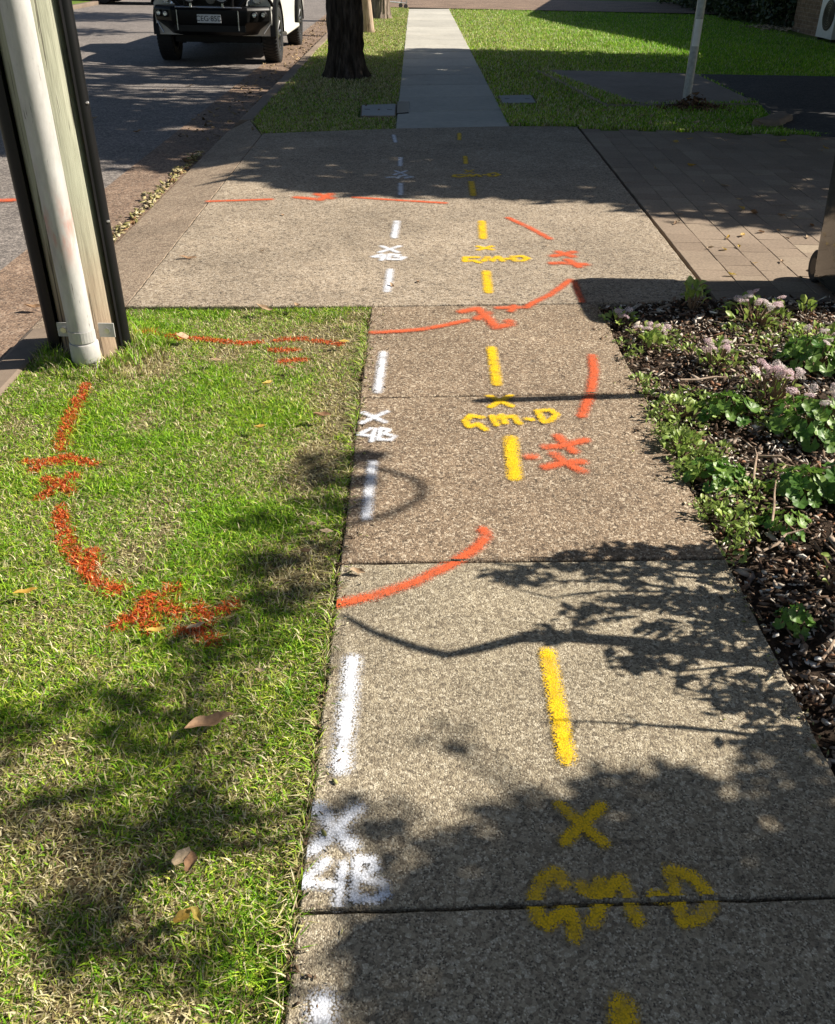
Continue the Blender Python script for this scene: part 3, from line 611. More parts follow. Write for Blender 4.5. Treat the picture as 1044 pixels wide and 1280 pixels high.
n = 7000; bx = -.208-np.abs(rng.normal(0,.012,n)); by = .5+4.2*rng.random(n)**1.2; ov = fnoise(bx*0,by,3.5,71)
sel = rng.random(n) < np.clip((ov-.35)*3,.1,1); bx, by = bx[sel], by[sel]; n = len(bx)
o = blades(bx,by,np.full(n,-.012),rng.uniform(.012,.034,n),rng.uniform(.002,.004,n),rng.uniform(.8,2.6,n),grass_cols(bx,by,np.full(n,.6),55),'edge_grass',M['grass'])
tag(o, 'ragged grass blades leaning over the lawn edge of the path', 'grass', kind='stuff')
# far verge
N = 130000
x = rng.uniform(-1.735,-.16,N); y = 9.88+22*rng.random(N)**1.6
ok = in_poly(x,y,VERGE) & (np.hypot(x+.98,y-14.75) > .38); x, y = x[ok], y[ok]; n = len(x)
tr = np.exp(-((x+.98)/.7)**2-((y-14.2)/1.6)**2); keep = rng.random(n) > tr*.75; x, y, tr = x[keep], y[keep], tr[keep]; n = len(x)
ok = ~in_poly(x,y,[(-.63,11.10),(-.17,11.15),(-.17,12.15),(-.63,11.98)]); x, y, tr = x[ok], y[ok], tr[ok]; n = len(x)
o = blades(x,y,far_z(x,y)-.005,rng.uniform(.02,.05,n),rng.uniform(.006,.012,n),rng.uniform(.3,1.3,n),grass_cols(x,y,np.clip(.58+tr*.4,0,.95),52),'verge_grass',M['grass'])
tag(o, 'yellowish mown grass around the street trees along the kerb', 'grass', kind='stuff')
# right lawn
N = 330000
y = 10.4+28*rng.random(N)**1.5; xmax = 1.2+(y*.44)+.8; x = 1.05+(xmax-1.05)*rng.random(N)
ok = (y > np.where(x<1.8, 10.66+.0*x, 10.57-.05*(x-1.8))) & ((y<31.8)|(y>38.4)) & ~in_poly(x,y,DRIVE2) & ~in_poly(x,y,[(1.09,12.28),(1.56,12.40),(1.57,13.15),(1.09,13.0)])
inner = in_poly(x,y,[(2.75,12.33),(4.36,12.66),(4.37,15.68),(2.05,15.75)]); ok &= ~inner
ok &= ~((x>8.95)&(y>18)) & (rng.random(N) > .5*np.exp(-((x-3.4)/.35)**2-((y-12.4)/.3)**2))
x, y = x[ok], y[ok]; n = len(x); tall = np.exp(-((y-(24.5-1.1*(x-2.5)))/2.2)**2)*(x>2.2)*.8
hh = rng.uniform(.025,.055,n)*(1+tall); on_pad = in_poly(x,y,PAD)
green = np.clip((x-2)/3,0,1)
gc = grass_cols(x,y,np.clip(.48-.30*green,0.10,.6),53); gc = np.minimum(gc*1.15*(1-.25*green[:,None]*np.array([.7,.15,.5])), .8)
o = blades(x,y,np.where(on_pad,.015,far_z(x,y)-.005),hh,rng.uniform(.006,.013,n),rng.uniform(.2,1.1,n),gc,'lawn_grass',M['grass'])
tag(o, 'lush green lawn grass right of the far footpath', 'grass', kind='stuff')

# ------------------------------------------------------------------ mulch
def chips(n, xs, ys, zs, L, Wd, cols, name, thick=.004):
    a = rng.uniform(0,2*PI,n); tilt = rng.normal(0,.38,n); roll = rng.normal(0,.4,n); bend = rng.normal(0,.22,n)
    base = np.array([(-1,-.55,0),(-.35,-1,0),(.55,-.9,0),(1,-.2,0),(.7,.8,0),(-.4,1,0)], float)
    V = np.zeros((n,12,3))
    for t_ in (0,1):
        jit = rng.uniform(.72,1.2,(n,6,2)) if t_ == 0 else jit
        px_, py_ = base[None,:,0]*jit[:,:,0]*L[:,None]/2, base[None,:,1]*jit[:,:,1]*Wd[:,None]/2
        pz = (t_-.5)*thick + bend[:,None]*(px_**2)/np.maximum(L[:,None],.01)*2
        # roll, tilt, turn
        y1 = py_*np.cos(roll)[:,None]-pz*np.sin(roll)[:,None]; z1 = py_*np.sin(roll)[:,None]+pz*np.cos(roll)[:,None]
        x2 = px_*np.cos(tilt)[:,None]-z1*np.sin(tilt)[:,None]; z2 = px_*np.sin(tilt)[:,None]+z1*np.cos(tilt)[:,None]
        V[:,t_*6:t_*6+6,0] = xs[:,None]+x2*np.cos(a)[:,None]-y1*np.sin(a)[:,None]
        V[:,t_*6:t_*6+6,1] = ys[:,None]+x2*np.sin(a)[:,None]+y1*np.cos(a)[:,None]
        V[:,t_*6:t_*6+6,2] = zs[:,None]+z2
    q = []
    for i in range(6): j = (i+1)%6; q += [(i,j,6+j),(i,6+j,6+i)]
    for i in range(1,5): q += [(6,6+i,7+i),(0,i+1,i)]
    F = (np.arange(n)[:,None,None]*12+np.array(q)[None]).reshape(-1,3)
    C = np.ones((n,12,4)); C[:,:,:3] = cols[:,None,:]
    return link(bpy.data.objects.new(name, fast_mesh(name, V.reshape(-1,3), F, M['chips'], {'col': C.reshape(-1,4)})))
n = 27000
xs = 1.02+1.75*rng.random(n)**.9; ys = rng.uniform(.9,4.92,n)
ok = ~((ys > 4.86+.04*(xs-1.0)) ) ; xs, ys = xs[ok], ys[ok]; n = len(xs)
L = rng.lognormal(math.log(.021),.55,n).clip(.007,.10); Wd = (L*rng.uniform(.12,.5,n)).clip(.004,.022)
pal = np.array([(.05,.035,.025),(.11,.075,.055),(.21,.15,.11),(.36,.29,.23),(.54,.48,.41),(.72,.68,.62),(.24,.13,.08),(.15,.125,.11)])
cols = pal[rng.choice(8,n,p=[.15,.16,.17,.17,.13,.07,.09,.06])]*rng.uniform(.8,1.2,(n,1))
o = chips(n, xs, ys, bed_z(xs,ys)+rng.uniform(.002,.028,n), L, Wd, cols, 'bark_mulch'); tag(o, 'dry bark mulch and leaf litter covering the garden bed', 'mulch', kind='stuff')
# litter: gutter leaves, sign post foot, path edge crumbs
n = 330
ys = 5.55+3.3*rng.random(n)**.9; ys[rng.random(n)<.15] = rng.uniform(8.8,9.9,(1,))[0]; ys += rng.normal(0,.12,n); xs = -1.985-np.abs(rng.normal(0,.045,n))
L = rng.uniform(.03,.075,n); pal = np.array([(.34,.30,.13),(.44,.37,.20),(.50,.43,.28),(.28,.17,.09),(.24,.22,.09)])
o = chips(n, xs, ys, np.full(n,-.082)+rng.uniform(0,.02,n), L, L*rng.uniform(.3,.5,n), pal[rng.integers(0,5,n)]*rng.uniform(.7,1.1,(n,1)), 'leaf_litter', .002); tag(o, 'yellowish leaf litter lying along the gutter beside the driveway', 'leaf litter', kind='stuff')
n = 260
xs = 3.45+rng.normal(0,.17,n); ys = 12.28+rng.normal(0,.16,n); L = rng.uniform(.04,.10,n)
o = chips(n, xs, ys, .01+.17*np.exp(-((xs-3.47)/.15)**2-((ys-12.28)/.16)**2)*rng.random(n), L, L*.4, np.array([(.14,.085,.05)])*rng.uniform(.4,1.6,(n,1)), 'leaf_litter', .003); tag(o, 'heap of dry brown leaves at the foot of the metal post', 'leaf litter', kind='stuff')
n = 900
sx = rng.random(n); xs = np.where(sx<.6, -1.9-.6*rng.random(n), rng.uniform(-1.7,-.2,n)); ys = rng.uniform(10,28,n)
zz = np.where(sx<.6, -.088, .0); L = rng.uniform(.03,.08,n)
o = chips(n, xs, ys, zz, L, L*.4, np.array([(.30,.22,.13)])*rng.uniform(.4,1.5,(n,1)), 'leaf_litter', .002); tag(o, 'scattered dry leaves around the street trees and far gutter', 'leaf litter', kind='stuff')
n = 1500
xs = -.207+rng.normal(0,.006,n); ys = rng.uniform(.6,4.7,n); L = rng.uniform(.004,.016,n)
o = chips(n, xs, ys, np.full(n,-.012)+rng.uniform(-.006,.008,n), L, L*.5, np.array([(.10,.07,.045)])*rng.uniform(.4,2.2,(n,1)), 'soil_crumbs', .003); tag(o, 'dark soil crumbs and straw along the lawn edge of the path', 'soil', kind='stuff')

n = 900
xs = np.concatenate([1.03-np.abs(rng.exponential(.028,600)), -.20+np.abs(rng.exponential(.03,300))]); ys = .8+4.0*rng.random(n); L = rng.lognormal(math.log(.009),.5,n).clip(.004,.04)
pal = np.array([(.10,.07,.05),(.22,.15,.10),(.38,.31,.22),(.52,.46,.33),(.30,.30,.12)])
ys = np.where((xs>.5) & (fnoise(xs*0,ys,2.5,81) < .42), ys*.5+1.2, ys)
o = chips(n, xs, ys, np.full(n,.003), L, L*rng.uniform(.15,.5,n), pal[rng.integers(0,5,n)]*rng.uniform(.7,1.2,(n,1)), 'path_litter', .002); tag(o, 'crumbs of bark, soil and straw spilt along both edges of the path', 'litter', kind='stuff')

# ------------------------------------------------------------------ timber power pole with its conduits
def pole():
    e = empty('power_pole', (-1.495,4.12,-.03)); tag(e, 'weathered timber power pole with pale conduit standing in the lawn by the kerb', 'power pole')
    n = 40; rings = []
    for i in range(60):
        z = i*.16; rr = .132-.003*z+(.006 if i == 0 else 0)
        rings.append([(-.02*z+(rr+.004*mnoise.noise((math.cos(2*PI*j/n)*9, math.sin(2*PI*j/n)*9, z*.35)))*math.cos(2*PI*j/n), (rr+.004*mnoise.noise((math.cos(2*PI*j/n)*9, math.sin(2*PI*j/n)*9, z*.35)))*math.sin(2*PI*j/n), z) for j in range(n)])
    MB().loft(rings).build('shaft', M['timber'], e, True)
    # pale conduit facing the camera, with socket and saddle
    cx, cy = .030, -.194
    c = MB().tube([(cx,cy,.09),(cx-.02*9,cy+.02,9.0)], .056, 28).build('conduit', M['pvc'], e, True)
    s = MB().lathe([(.054,-.02),(.055,.045),(.062,.047),(.064,.052),(.064,.125),(.062,.132),(.057,.134)], 'z', (cx,cy,0), 28).build('socket', M['pvc'], c, True)
    b = MB()
    for sx in (-1,1):
        b.box(cx+sx*.062-.003 if sx>0 else cx-.128, cx+.128 if sx>0 else cx-.059, cy+.052, cy+.058, .135, .20)
    ring = [[(cx+math.cos(a)*rr, cy+math.sin(a)*rr, z) for a in [PI*k/14+PI for k in range(15)]] for rr, z in ((.0575,.142),(.060,.142),(.060,.192),(.0575,.192))]
    b.loft(ring, cap=False, closed=False)
    sd = b.build('saddle', M['pvc'], c)
    for sx in (-1,1): MB().lathe([(.014,-.012),(.014,-.004),(.010,0)], 'y', (cx+sx*.098, cy+.052, .168), 6).build('bolt', M['steel'], sd)
    # black cable guards on both sides: half-round covers
    def guard(ang, rad, w, name, z0):
        ox, oy = math.cos(ang)*rad, math.sin(ang)*rad; prof = []
        for k in range(13):
            a = ang-PI/2+PI*k/12; prof.append((ox+math.cos(a)*w, oy+math.sin(a)*w))
        tx, ty = -math.sin(ang), math.cos(ang)
        prof = [(ox-tx*(-w-.02)-math.cos(ang)*.004, oy-ty*(-w-.02)-math.sin(ang)*.004)][::-1]+prof[::-1]+[(ox+tx*(-w-.02)-math.cos(ang)*.004, oy+ty*(-w-.02)-math.sin(ang)*.004)]
        return MB().loft([[(a-.02*z,b_,z) for a,b_ in prof] for z in (z0,2.0,4.0,9.0)]).build(name, M['black_plastic'], e, True)
    guard(math.radians(190), .134, .062, 'cable_guard', .0)
    g2 = guard(math.radians(2), .150, .030, 'cable_guard', .0); g2['label'] = 'slim black cable cover on the right of the pole'
    for z in (.62,1.1): MB().lathe([(.005,-.006),(.006,.004),(.003,.006)], 'x', (.178-.02*z,-.01,z), 8).build('nail', M['steel'], e)
pole()

# ------------------------------------------------------------------ wheelie bin
def bin_():
    e = empty('wheelie_bin', (2.60,5.08,0)); e.scale = (1,1,1.09); tag(e, 'dark wheelie bin standing on the brick pavers at the right edge', 'bin')
    def rr(w, d, z, r=.05, n=5, yo=0):
        out = []
        for sx, sy, a0 in ((1,1,0),(-1,1,90),(-1,-1,180),(1,-1,270)):
            for k in range(n): a = math.radians(a0+90*k/(n-1)); out.append((sx*(w/2-r)+math.cos(a)*r, yo+sy*(d/2-r)+math.sin(a)*r, z))
        return out
    MB().loft([rr(.47,.54,.03),rr(.475,.55,.06),rr(.52,.62,.55),rr(.56,.68,.93),rr(.565,.685,.935)], True).build('body', M['bin_green'], e, True)
    MB().loft([rr(.585,.705,.90,.055),rr(.60,.72,.905,.055),rr(.60,.72,.945,.055),rr(.585,.705,.95,.055)]).build('rim', M['bin_green'], e, True)
    lid = MB().loft([rr(.605,.74,.952,.06),rr(.61,.745,.965,.06),rr(.60,.735,.985,.07),rr(.50,.62,1.03,.09,5,.0),rr(.30,.38,1.055,.09,5,0),rr(.1,.12,1.06,.04)]).build('lid', M['bin_green'], e, True)
    MB().tube([(-.24,.34,.93),(-.24,.372,.94),(.24,.372,.94),(.24,.34,.93)], .016, 10).build('handle', M['bin_green'], e, True)
    MB().tube([(-.22,.255,.085),(.22,.255,.085)], .012, 8).build('axle', M['steel'], e, True)
    for sx in (-1,1):
        w = MB().lathe([(.05,-.022),(.074,-.024),(.085,-.016),(.085,.016),(.074,.024),(.05,.022)], 'x', (sx*.212,.262,.080), 28).build('wheel', M['rubber'], e, True)
        MB().lathe([(.045,-.026),(.045,.026)], 'x', (sx*.212,.262,.080), 16).build('hub', M['black_plastic'], w, True)
    MB().box(-.2,.2,-.02,.02,.0,.03).box(-.2,.2,-.25,-.21,.0,.032).build('foot', M['bin_green'], e)
bin_()

# ------------------------------------------------------------------ sign post, pits, kerb stub
e = empty('metal_post', (3.412,12.465,0)); tag(e, 'grey galvanised metal post with a white sticker by the concrete pad', 'post')
p = MB().lathe([(.052,-.3),(.052,2.9),(.046,2.93),(.0,2.94)], 'z', (0,0,0), 24).build('post', M['galv'], e, True)
MB().loft([[(math.cos(a)*.0535, math.sin(a)*.0535, z) for a in [math.radians(-150+8*k) for k in range(14)]] for z in (.66,.95)], cap=False, closed=False).build('sticker', M['white_vinyl'], e, True)
def pit(poly, name, label, mat, frame=True, z=-.004):
    e = empty(name, (poly[0][0], poly[0][1], 0)); tag(e, label, 'pit cover')
    ox, oy = poly[0]; q = [(x-ox, y-oy) for x, y in poly]; cx = sum(a for a,b in q)/4; cy = sum(b for a,b in q)/4
    ins = [(cx+(a-cx)*.93, cy+(b-cy)*.95) for a,b in q]
    link(bpy.data.objects.new('frame', slab_mesh('frame', q, -.05, z, M['kerb'], .006, .001, 3, .2)), e)
    o = link(bpy.data.objects.new('lid', slab_mesh('lid', ins, -.03, z+.006, mat, .006, .001, 4, .2)), e)
    return e, o, (cx, cy)
e, o, (cx, cy) = pit([(-.585,11.12),(-.19,11.20),(-.195,12.10),(-.62,11.95)], 'pit_cover', 'pale grey pit cover in the grass left of the far footpath', M['pit_lid'])
for dx in (-.13,.13): MB().box(cx+dx-.03,cx+dx+.03,cy-.012,cy+.012,.000,.0045).build('lift_slot', M['black_plastic'], e)
e, o, (cx, cy) = pit([(1.10,12.30),(1.545,12.42),(1.56,13.13),(1.10,13.0)], 'pit_cover', 'grey pit cover in the grass right of the far footpath', M['pit_lid'])
for dx in (-.13,.13): MB().box(cx+dx-.03,cx+dx+.03,cy-.012,cy+.012,.000,.0045).build('lift_slot', M['black_plastic'], e)
o = link(bpy.data.objects.new('pit_cover', slab_mesh('pit_cover', [(-.182,11.32),(-.045,11.40),(-.042,12.26),(-.19,12.24)], -.03, .006, M['black_plastic'], .004, .001, 8, .2))); tag(o, 'small dark plastic cover set into the edge of the far footpath', 'pit cover')
o = link(bpy.data.objects.new('kerb_stone', slab_mesh('kerb_stone', [(3.76,10.93),(4.06,10.90),(4.36,11.34),(4.22,11.52)], -.05, .075, M['kerb'], .035, .012, 9, .1))); tag(o, 'low worn kerb stone at the corner of the asphalt driveway', 'kerb stone')

# ------------------------------------------------------------------ trees
S1 = Vector((to_sun.x/to_sun.z, to_sun.y/to_sun.z, 1.0))
def above(X, Y, z): return (X+S1.x*z, Y+S1.y*z, z)           # a spot at height z whose shadow falls on ground point X, Y
def leaf_cloud(name, blobs, per_vol, size, mat, parent, off, shell=.55, cap=None):
    """blobs (x,y,z,rx,ry,rz,n): leaf-sized folded blades spread through the crown's clumps"""
    Vs = []
    for (bx,by,bz,rx,ry,rz,n) in blobs:
        d = rng.normal(0,1,(n,3)); d /= np.linalg.norm(d,axis=1)[:,None]
        rad = np.where(rng.random(n) < shell, rng.uniform(.72,1.05,n), rng.random(n)**.5)
        lump = .75+.5*fnoise(np.arctan2(d[:,1],d[:,0]), d[:,2], 1.6, int(abs(bx*13+by*7))%50)
        Vs.append(np.stack([bx-off[0]+d[:,0]*rad*lump*rx, by-off[1]+d[:,1]*rad*lump*ry, bz-off[2]+d[:,2]*rad*lump*rz], 1))
    P = np.concatenate(Vs); n = len(P); s = size*rng.uniform(.6,1.3,n)
    a = rng.normal(0,1,(n,3)); a /= np.linalg.norm(a,axis=1)[:,None]; b = np.cross(a, rng.normal(0,1,(n,3))); b /= np.linalg.norm(b,axis=1)[:,None]; c = np.cross(a,b)
    V = np.zeros((n,4,3)); V[:,0] = P-a*s[:,None]; V[:,1] = P+b*s[:,None]*.42+c*s[:,None]*.12; V[:,2] = P+a*s[:,None]; V[:,3] = P-b*s[:,None]*.42+c*s[:,None]*.12
    F = np.arange(n)[:,None]*4; F = np.concatenate([F+np.array([[0,1,2]]), F+np.array([[0,2,3]])], 0)
    return link(bpy.data.objects.new(name, fast_mesh(name, V.reshape(-1,3), F, mat)), parent)
def limb(mb, a, b, r0, r1, wob=.15, n=7, seed=0):
    a, b = Vector(a), Vector(b); L = (b-a).length; pts = []
    for i in range(n):
        t = i/(n-1); p = a.lerp(b, t); k = math.sin(PI*t)*wob*L
        pts.append(p+Vector((mnoise.noise((t*2,seed,1.3)), mnoise.noise((t*2,seed,5.1)), mnoise.noise((t*2,seed,9.7))))*k)
    mb.tube(pts, [r0+(r1-r0)*i/(n-1) for i in range(n)], 8); return pts
def tree(name, base, fork, r0, blobs, leaf, mat_bark, label, group=None, twigs=0, leafmat='tree_leaf'):
    e = empty(name, base); tag(e, label, 'tree', group)
    off = Vector(base); mb = MB(); f = Vector(fork)-off
    mb.tube([(0,0,-.1),(0,0,.05),(f.x*.12,f.y*.1,f.z*.3),(f.x*.5,f.y*.5,f.z*.7),tuple(f)], [r0*1.35,r0*1.12,r0,r0*.85,r0*.7], 14)
    for i, b in enumerate(blobs):
        c = Vector(b[:3])-off; pts = limb(mb, tuple(f), tuple(c), r0*.42, r0*.1, .12, 7, i*1.7)
        for k in range(3+twigs):
            d = Vector((random.gauss(0,1),random.gauss(0,1),random.gauss(0,.7))).normalized()
            q = c+Vector((d.x*b[3],d.y*b[4],d.z*b[5]))*.85; limb(mb, tuple(pts[-2 if k%2 else -1]), tuple(q), r0*.1, r0*.025, .12, 5, i+k*.3)
    mb.build('trunk', M[mat_bark], e, True)
    leaf_cloud('crown', blobs, 0, leaf, M[leafmat], e, base)
    return e

def bark_trunk(name, e, r0, h, mat, lean=(0,0), flare=.5, ridge=.05, n=90, m=110, seed=0):
    V = []; F = []
    for i in range(m+1):
        z = -.1+h*i/m; fl = 1+flare*math.exp(-max(z,0)/.16)-.16*min(z/h,1)
        for j in range(n):
            a = 2*PI*j/n; ca, sa = math.cos(a), math.sin(a)
            root = 1+.22*flare*math.exp(-max(z,0)/.22)*math.sin(a*5+seed)
            k = mnoise.noise((ca*3.2, sa*3.2, z*.75+seed)); k2 = abs(mnoise.noise((ca*7, sa*7, z*2.1+seed*2))); k3 = mnoise.noise((ca*16, sa*16, z*6+seed))
            r_ = r0*fl*root*(1+ridge*2.0*k-ridge*2.4*(1-k2)**4+ridge*.6*k3)
            V.append((lean[0]*z+r_*ca, lean[1]*z+r_*sa, z))
    for i in range(m):
        for j in range(n): F.append((i*n+j, i*n+(j+1)%n, (i+1)*n+(j+1)%n, (i+1)*n+j))
    return obj(name, V, F, M[mat], e, True)
def street_tree(base, r0, h, mat, lean, label, blobs, leaf, ridge=.06, flare=.45, seed=0):
    e = empty('street_tree', base); tag(e, label, 'tree', 'street trees along the kerb')
    bark_trunk('trunk', e, r0, h, mat, lean, flare, ridge, seed=seed)
    mb = MB(); f = Vector((lean[0]*h, lean[1]*h, h-.25))
    for i, b in enumerate(blobs):
        limb(mb, tuple(f), tuple(Vector(b[:3])-Vector(base)), r0*.5, r0*.1, .15, 7, seed+i)
    mb.build('limb', M[mat], e, True)
    leaf_cloud('crown', blobs, 0, leaf, M['tree_leaf'], e, base)
street_tree((-.98,14.72,0), .25, 3.2, 'bark_dark', (-.01,0), 'thick dark rough-barked street tree nearest the driveway', [(-1.4,14.2,5.2,1.6,1.4,1.0,1500),(-.4,15.3,6.0,1.7,1.5,1.2,1700),(-2.2,15.4,6.4,1.5,1.4,1.1,1500),(-1,14.4,7.3,1.5,1.4,1.0,1500)], .13, .11, .42, 2)
street_tree((-.985,22.7,0), .115, 2.8, 'bark_pale', (-.10,.02), 'slim pale smooth-barked trunk leaning behind the dark street tree', [(-1.6,22.7,5.0,1.4,1.3,1.0,1200),(-1,22,6.2,1.3,1.3,1.0,1200)], .13, .02, .15, 5)
street_tree((-.90,27.2,0), .25, 3.2, 'bark_grey', (.06,0), 'grey-brown rough trunk farthest along the verge', [(-1.2,27.2,5.4,1.7,1.6,1.1,1500),(-.2,28,6.6,1.6,1.5,1.1,1500)], .13, .06, .3, 9)
# big garden trees right of the picture: their tall crowns shade the driveway, the far path and the road
BB = [[], []]; r = random.Random(31)
for X in (6.3,4.6,3.0,1.4,-.2,-1.8,-3.4,-5.0,-6.6,-8.2):
    z = float(np.interp(X, [-9,-6.6,-5,-3.4,-1.8,-.2,1.4,3,4.6,6.4], [9.5,8,7,6,5.2,4.5,3.9,3.4,3.0,2.6])); lo = float(np.interp(X, [-9,-2.6,-1.8,-.1,1.2,2.8,6.5], [9.1,9.0,8.5,7.4,7.55,6.7,5.3])); hi = 12.6 if X < -1.2 else 17.6 if X < .8 else 19.0
    k = max(2, round((hi-lo)/1.75)); 
    for q in range(k):
        Y = lo+.95+(hi-lo-1.9)*q/(k-1); x_, y_, z_ = above(X+r.gauss(0,.25), Y+r.gauss(0,.12), z+r.gauss(0,.2))
        BB[0 if Y < 12.2 else 1].append((x_, y_, z_, 1.25, 1.12, .7, 2300 if -3 < X < 3 else 1800))
    if X < -1.2:
        for q in range(3):
            x_, y_, z_ = above(X+r.gauss(0,.5), 13.2+q*1.3+r.gauss(0,.3), z); BB[1].append((x_, y_, z_, .9, .6, .6, 300))
tree('garden_tree', (8.9,10.6,0), (8.6,10.8,2.4), .24, BB[0], .13, 'bark_dark', 'big leafy garden tree right of the picture shading the driveway', 'big trees right of the picture')
tree('garden_tree', (8.6,15.9,0), (8.3,15.6,2.4), .24, BB[1], .13, 'bark_dark', 'second big garden tree beyond the first, shading the far path', 'big trees right of the picture')

# unseen trees added behind the photographer and across the road; high crowns block skylight
def tall(base, cx, cy, label, n=9, zc=10.5, R_=4.2, seed=0):
    r_ = random.Random(seed); bl = []
    for k in range(n):
        a = 2*PI*k/n*1.9; q = R_*math.sqrt((k+.5)/n); bl.append((cx+q*math.cos(a), cy+q*math.sin(a), zc+r_.uniform(-1.2,1.6), 1.9, 1.9, 1.1, 1500))
    return tree('tall_street_tree', base, (base[0]+.3*(cx-base[0]), base[1]+.3*(cy-base[1]), 6.0), .26, bl, .24, 'bark_grey', label, 'tall street trees out of the picture')
tall((-1.05,-4.2,0), .2, -.6, 'tall street tree behind the photographer, its crown high overhead', 12, 10.8, 5.0, 1)
tall((3.4,-3.8,0), 3.2, 3.4, 'tall tree behind the photographer on the right, reaching over the driveway', 10, 12.5, 4.0, 2)
for k, y_ in enumerate((-2.0, 6.5, 15.0)):
    tall((-11.6,y_,0), -11.2, y_, ['tall street tree across the road level with the photographer','tall street tree across the road level with the pole','tall street tree across the road level with the driveway far edge'][k], 9, 8.5, 3.4, 5+k)

# small tree beside the photographer: leafy shade on the nearest slabs
B = []
def sb(X, Y, z, r, n, flat=.7): x_, y_, z_ = above(X, Y, z); B.append((x_, y_, z_, r, r*.95, r*flat, n))
sb(1.05,.55,1.8,.42,2400); sb(1.0,1.05,1.8,.36,1500); sb(.55,.60,2.0,.42,2300); sb(.58,1.06,2.0,.34,2100); sb(.18,.65,2.2,.34,1300); sb(.26,1.08,2.2,.27,1100); sb(.75,.85,2.3,.4,1500)
sb(1.12,1.42,1.6,.18,230); sb(.85,1.40,1.8,.18,240); sb(.55,1.40,2.0,.16,430); sb(.28,1.34,2.2,.13,240); sb(.11,1.62,2.4,.06,11); sb(.05,1.20,2.4,.15,90); sb(-.08,1.38,2.5,.10,45); sb(-.02,.95,2.5,.16,70); sb(1.15,1.60,1.5,.09,90); sb(.9,1.58,1.7,.07,40)
tree('small_tree', (3.35,.75,0), (3.3,.8,1.3), .05, B, .036, 'bark_grey', 'small leafy tree just right of the photographer, shading the nearest slabs', None, 2)
B = []
sb(-.40,2.20,2.8,.13,70); sb(-.50,2.00,2.9,.12,60); sb(-.62,1.78,2.9,.13,51); sb(-.80,1.70,3.0,.13,41); sb(-.33,2.42,2.8,.10,47); sb(-.72,1.40,3.0,.12,38); sb(-.50,1.36,2.9,.12,41); sb(-.95,1.36,3.0,.12,34); sb(-.42,1.05,2.8,.10,30); sb(-.34,2.90,2.75,.10,51); sb(-.48,2.62,2.8,.09,34); sb(-.30,2.74,2.75,.06,20); sb(-.34,1.38,2.8,.09,39)
sb(-.60,1.60,2.9,.12,50); sb(-.98,1.62,3.0,.12,45); sb(-.62,1.12,2.9,.09,30); sb(-.21,3.06,2.7,.05,22); sb(-.13,3.08,2.7,.045,18); sb(-.18,2.88,2.7,.055,24); sb(-.20,2.70,2.7,.06,26); sb(-.34,3.05,2.75,.07,30); sb(-.45,2.37,2.8,.07,30); sb(-.35,2.2,2.8,.07,30)
FK = above(-.62,1.0,2.45)
t2 = tree('small_tree', (3.55,1.0,0), FK, .011, B, .04, 'bark_grey', 'taller thin tree right of the photographer, dappling the lawn', None, 1)
mb = MB(); off = Vector((3.55,1.0,0)); loop = [(-.36,2.99),(-.20,3.00),(-.08,2.97),(.03,2.90),(.06,2.84),(.05,2.77),(-.03,2.68),(-.12,2.62),(-.26,2.57),(-.40,2.53)]
mb.tube([tuple(Vector(above(X,Y,2.75))-off) for X, Y in loop], [.014]*len(loop), 8); mb.build('drooping_twig', M['bark_grey'], t2, True)

# ------------------------------------------------------------------ garden plants
def geranium_leaf(seed, lobes=7, r0=1.0):
    r = random.Random(seed); n = lobes*4; V = [(0,0,0)]; F = []
    for ring, f in ((1,.55),(2,1.0)):
        for j in range(n):
            a = -PI*.92+1.84*PI*j/(n-1); lob = 1+.13*math.cos((j/(n-1))*lobes*2*PI) if ring == 2 else 1
            R_ = r0*f*lob*r.uniform(.96,1.04); z = .10*f*f*math.cos((j/(n-1))*lobes*2*PI)+.25*f*f*r.uniform(.8,1.1)
            V.append((R_*math.cos(a), R_*math.sin(a), z))
    for j in range(n-1): F += [(0,1+j,2+j),(1+j,1+n+j,2+n+j,2+j)]
    return mesh_from('leaf', V, F, M['geranium_leaf'], True)
GL = [geranium_leaf(i, 5+i) for i in range(3)]
def spoon_leaf(seed):
    r = random.Random(seed); V = []; F = []
    for i in range(6):
        t = i/5; w = .05+.28*math.sin(PI*min(t*.95+.02,1))**.8*(.45+.75*t)
        z = .35*t-.45*t*t*r.uniform(.7,1.2)
        V += [(t,-w*(1-.0*t),z+.06*w*6),(t,0,z-.02),(t,w,z+.06*w*6)]
    for i in range(5):
        for j in range(2): a = i*3+j; F.append((a,a+1,a+4,a+3))
    return mesh_from('leaf', V, F, M['sedum_leaf'], True)
SL = [spoon_leaf(i) for i in range(3)]
def flower_mesh(seed):
    r = random.Random(seed); V = []; F = []
    for i in range(60):
        u = (i+.5)/60; th = math.acos(1-1.15*u); ph = i*2.399+r.uniform(-.2,.2)
        c = Vector((math.sin(th)*math.cos(ph), math.sin(th)*math.sin(ph), math.cos(th)*.8))*r.uniform(.70,1.15)
        nrm = c.normalized(); a = nrm.orthogonal().normalized(); b = nrm.cross(a); base = len(V); V.append(tuple(c-nrm*.06)); rot = r.uniform(0,PI)
        for k in range(10):
            R_ = .30 if k % 2 == 0 else .10; an = rot+2*PI*k/10
            V.append(tuple(c+(a*math.cos(an)+b*math.sin(an))*R_+nrm*(.05 if k%2==0 else 0)))
        for k in range(10): F.append((base, base+1+k, base+1+(k+1)%10))
    return mesh_from('flower_head', V, F, M['pink'])
FM = [flower_mesh(i) for i in range(3)]
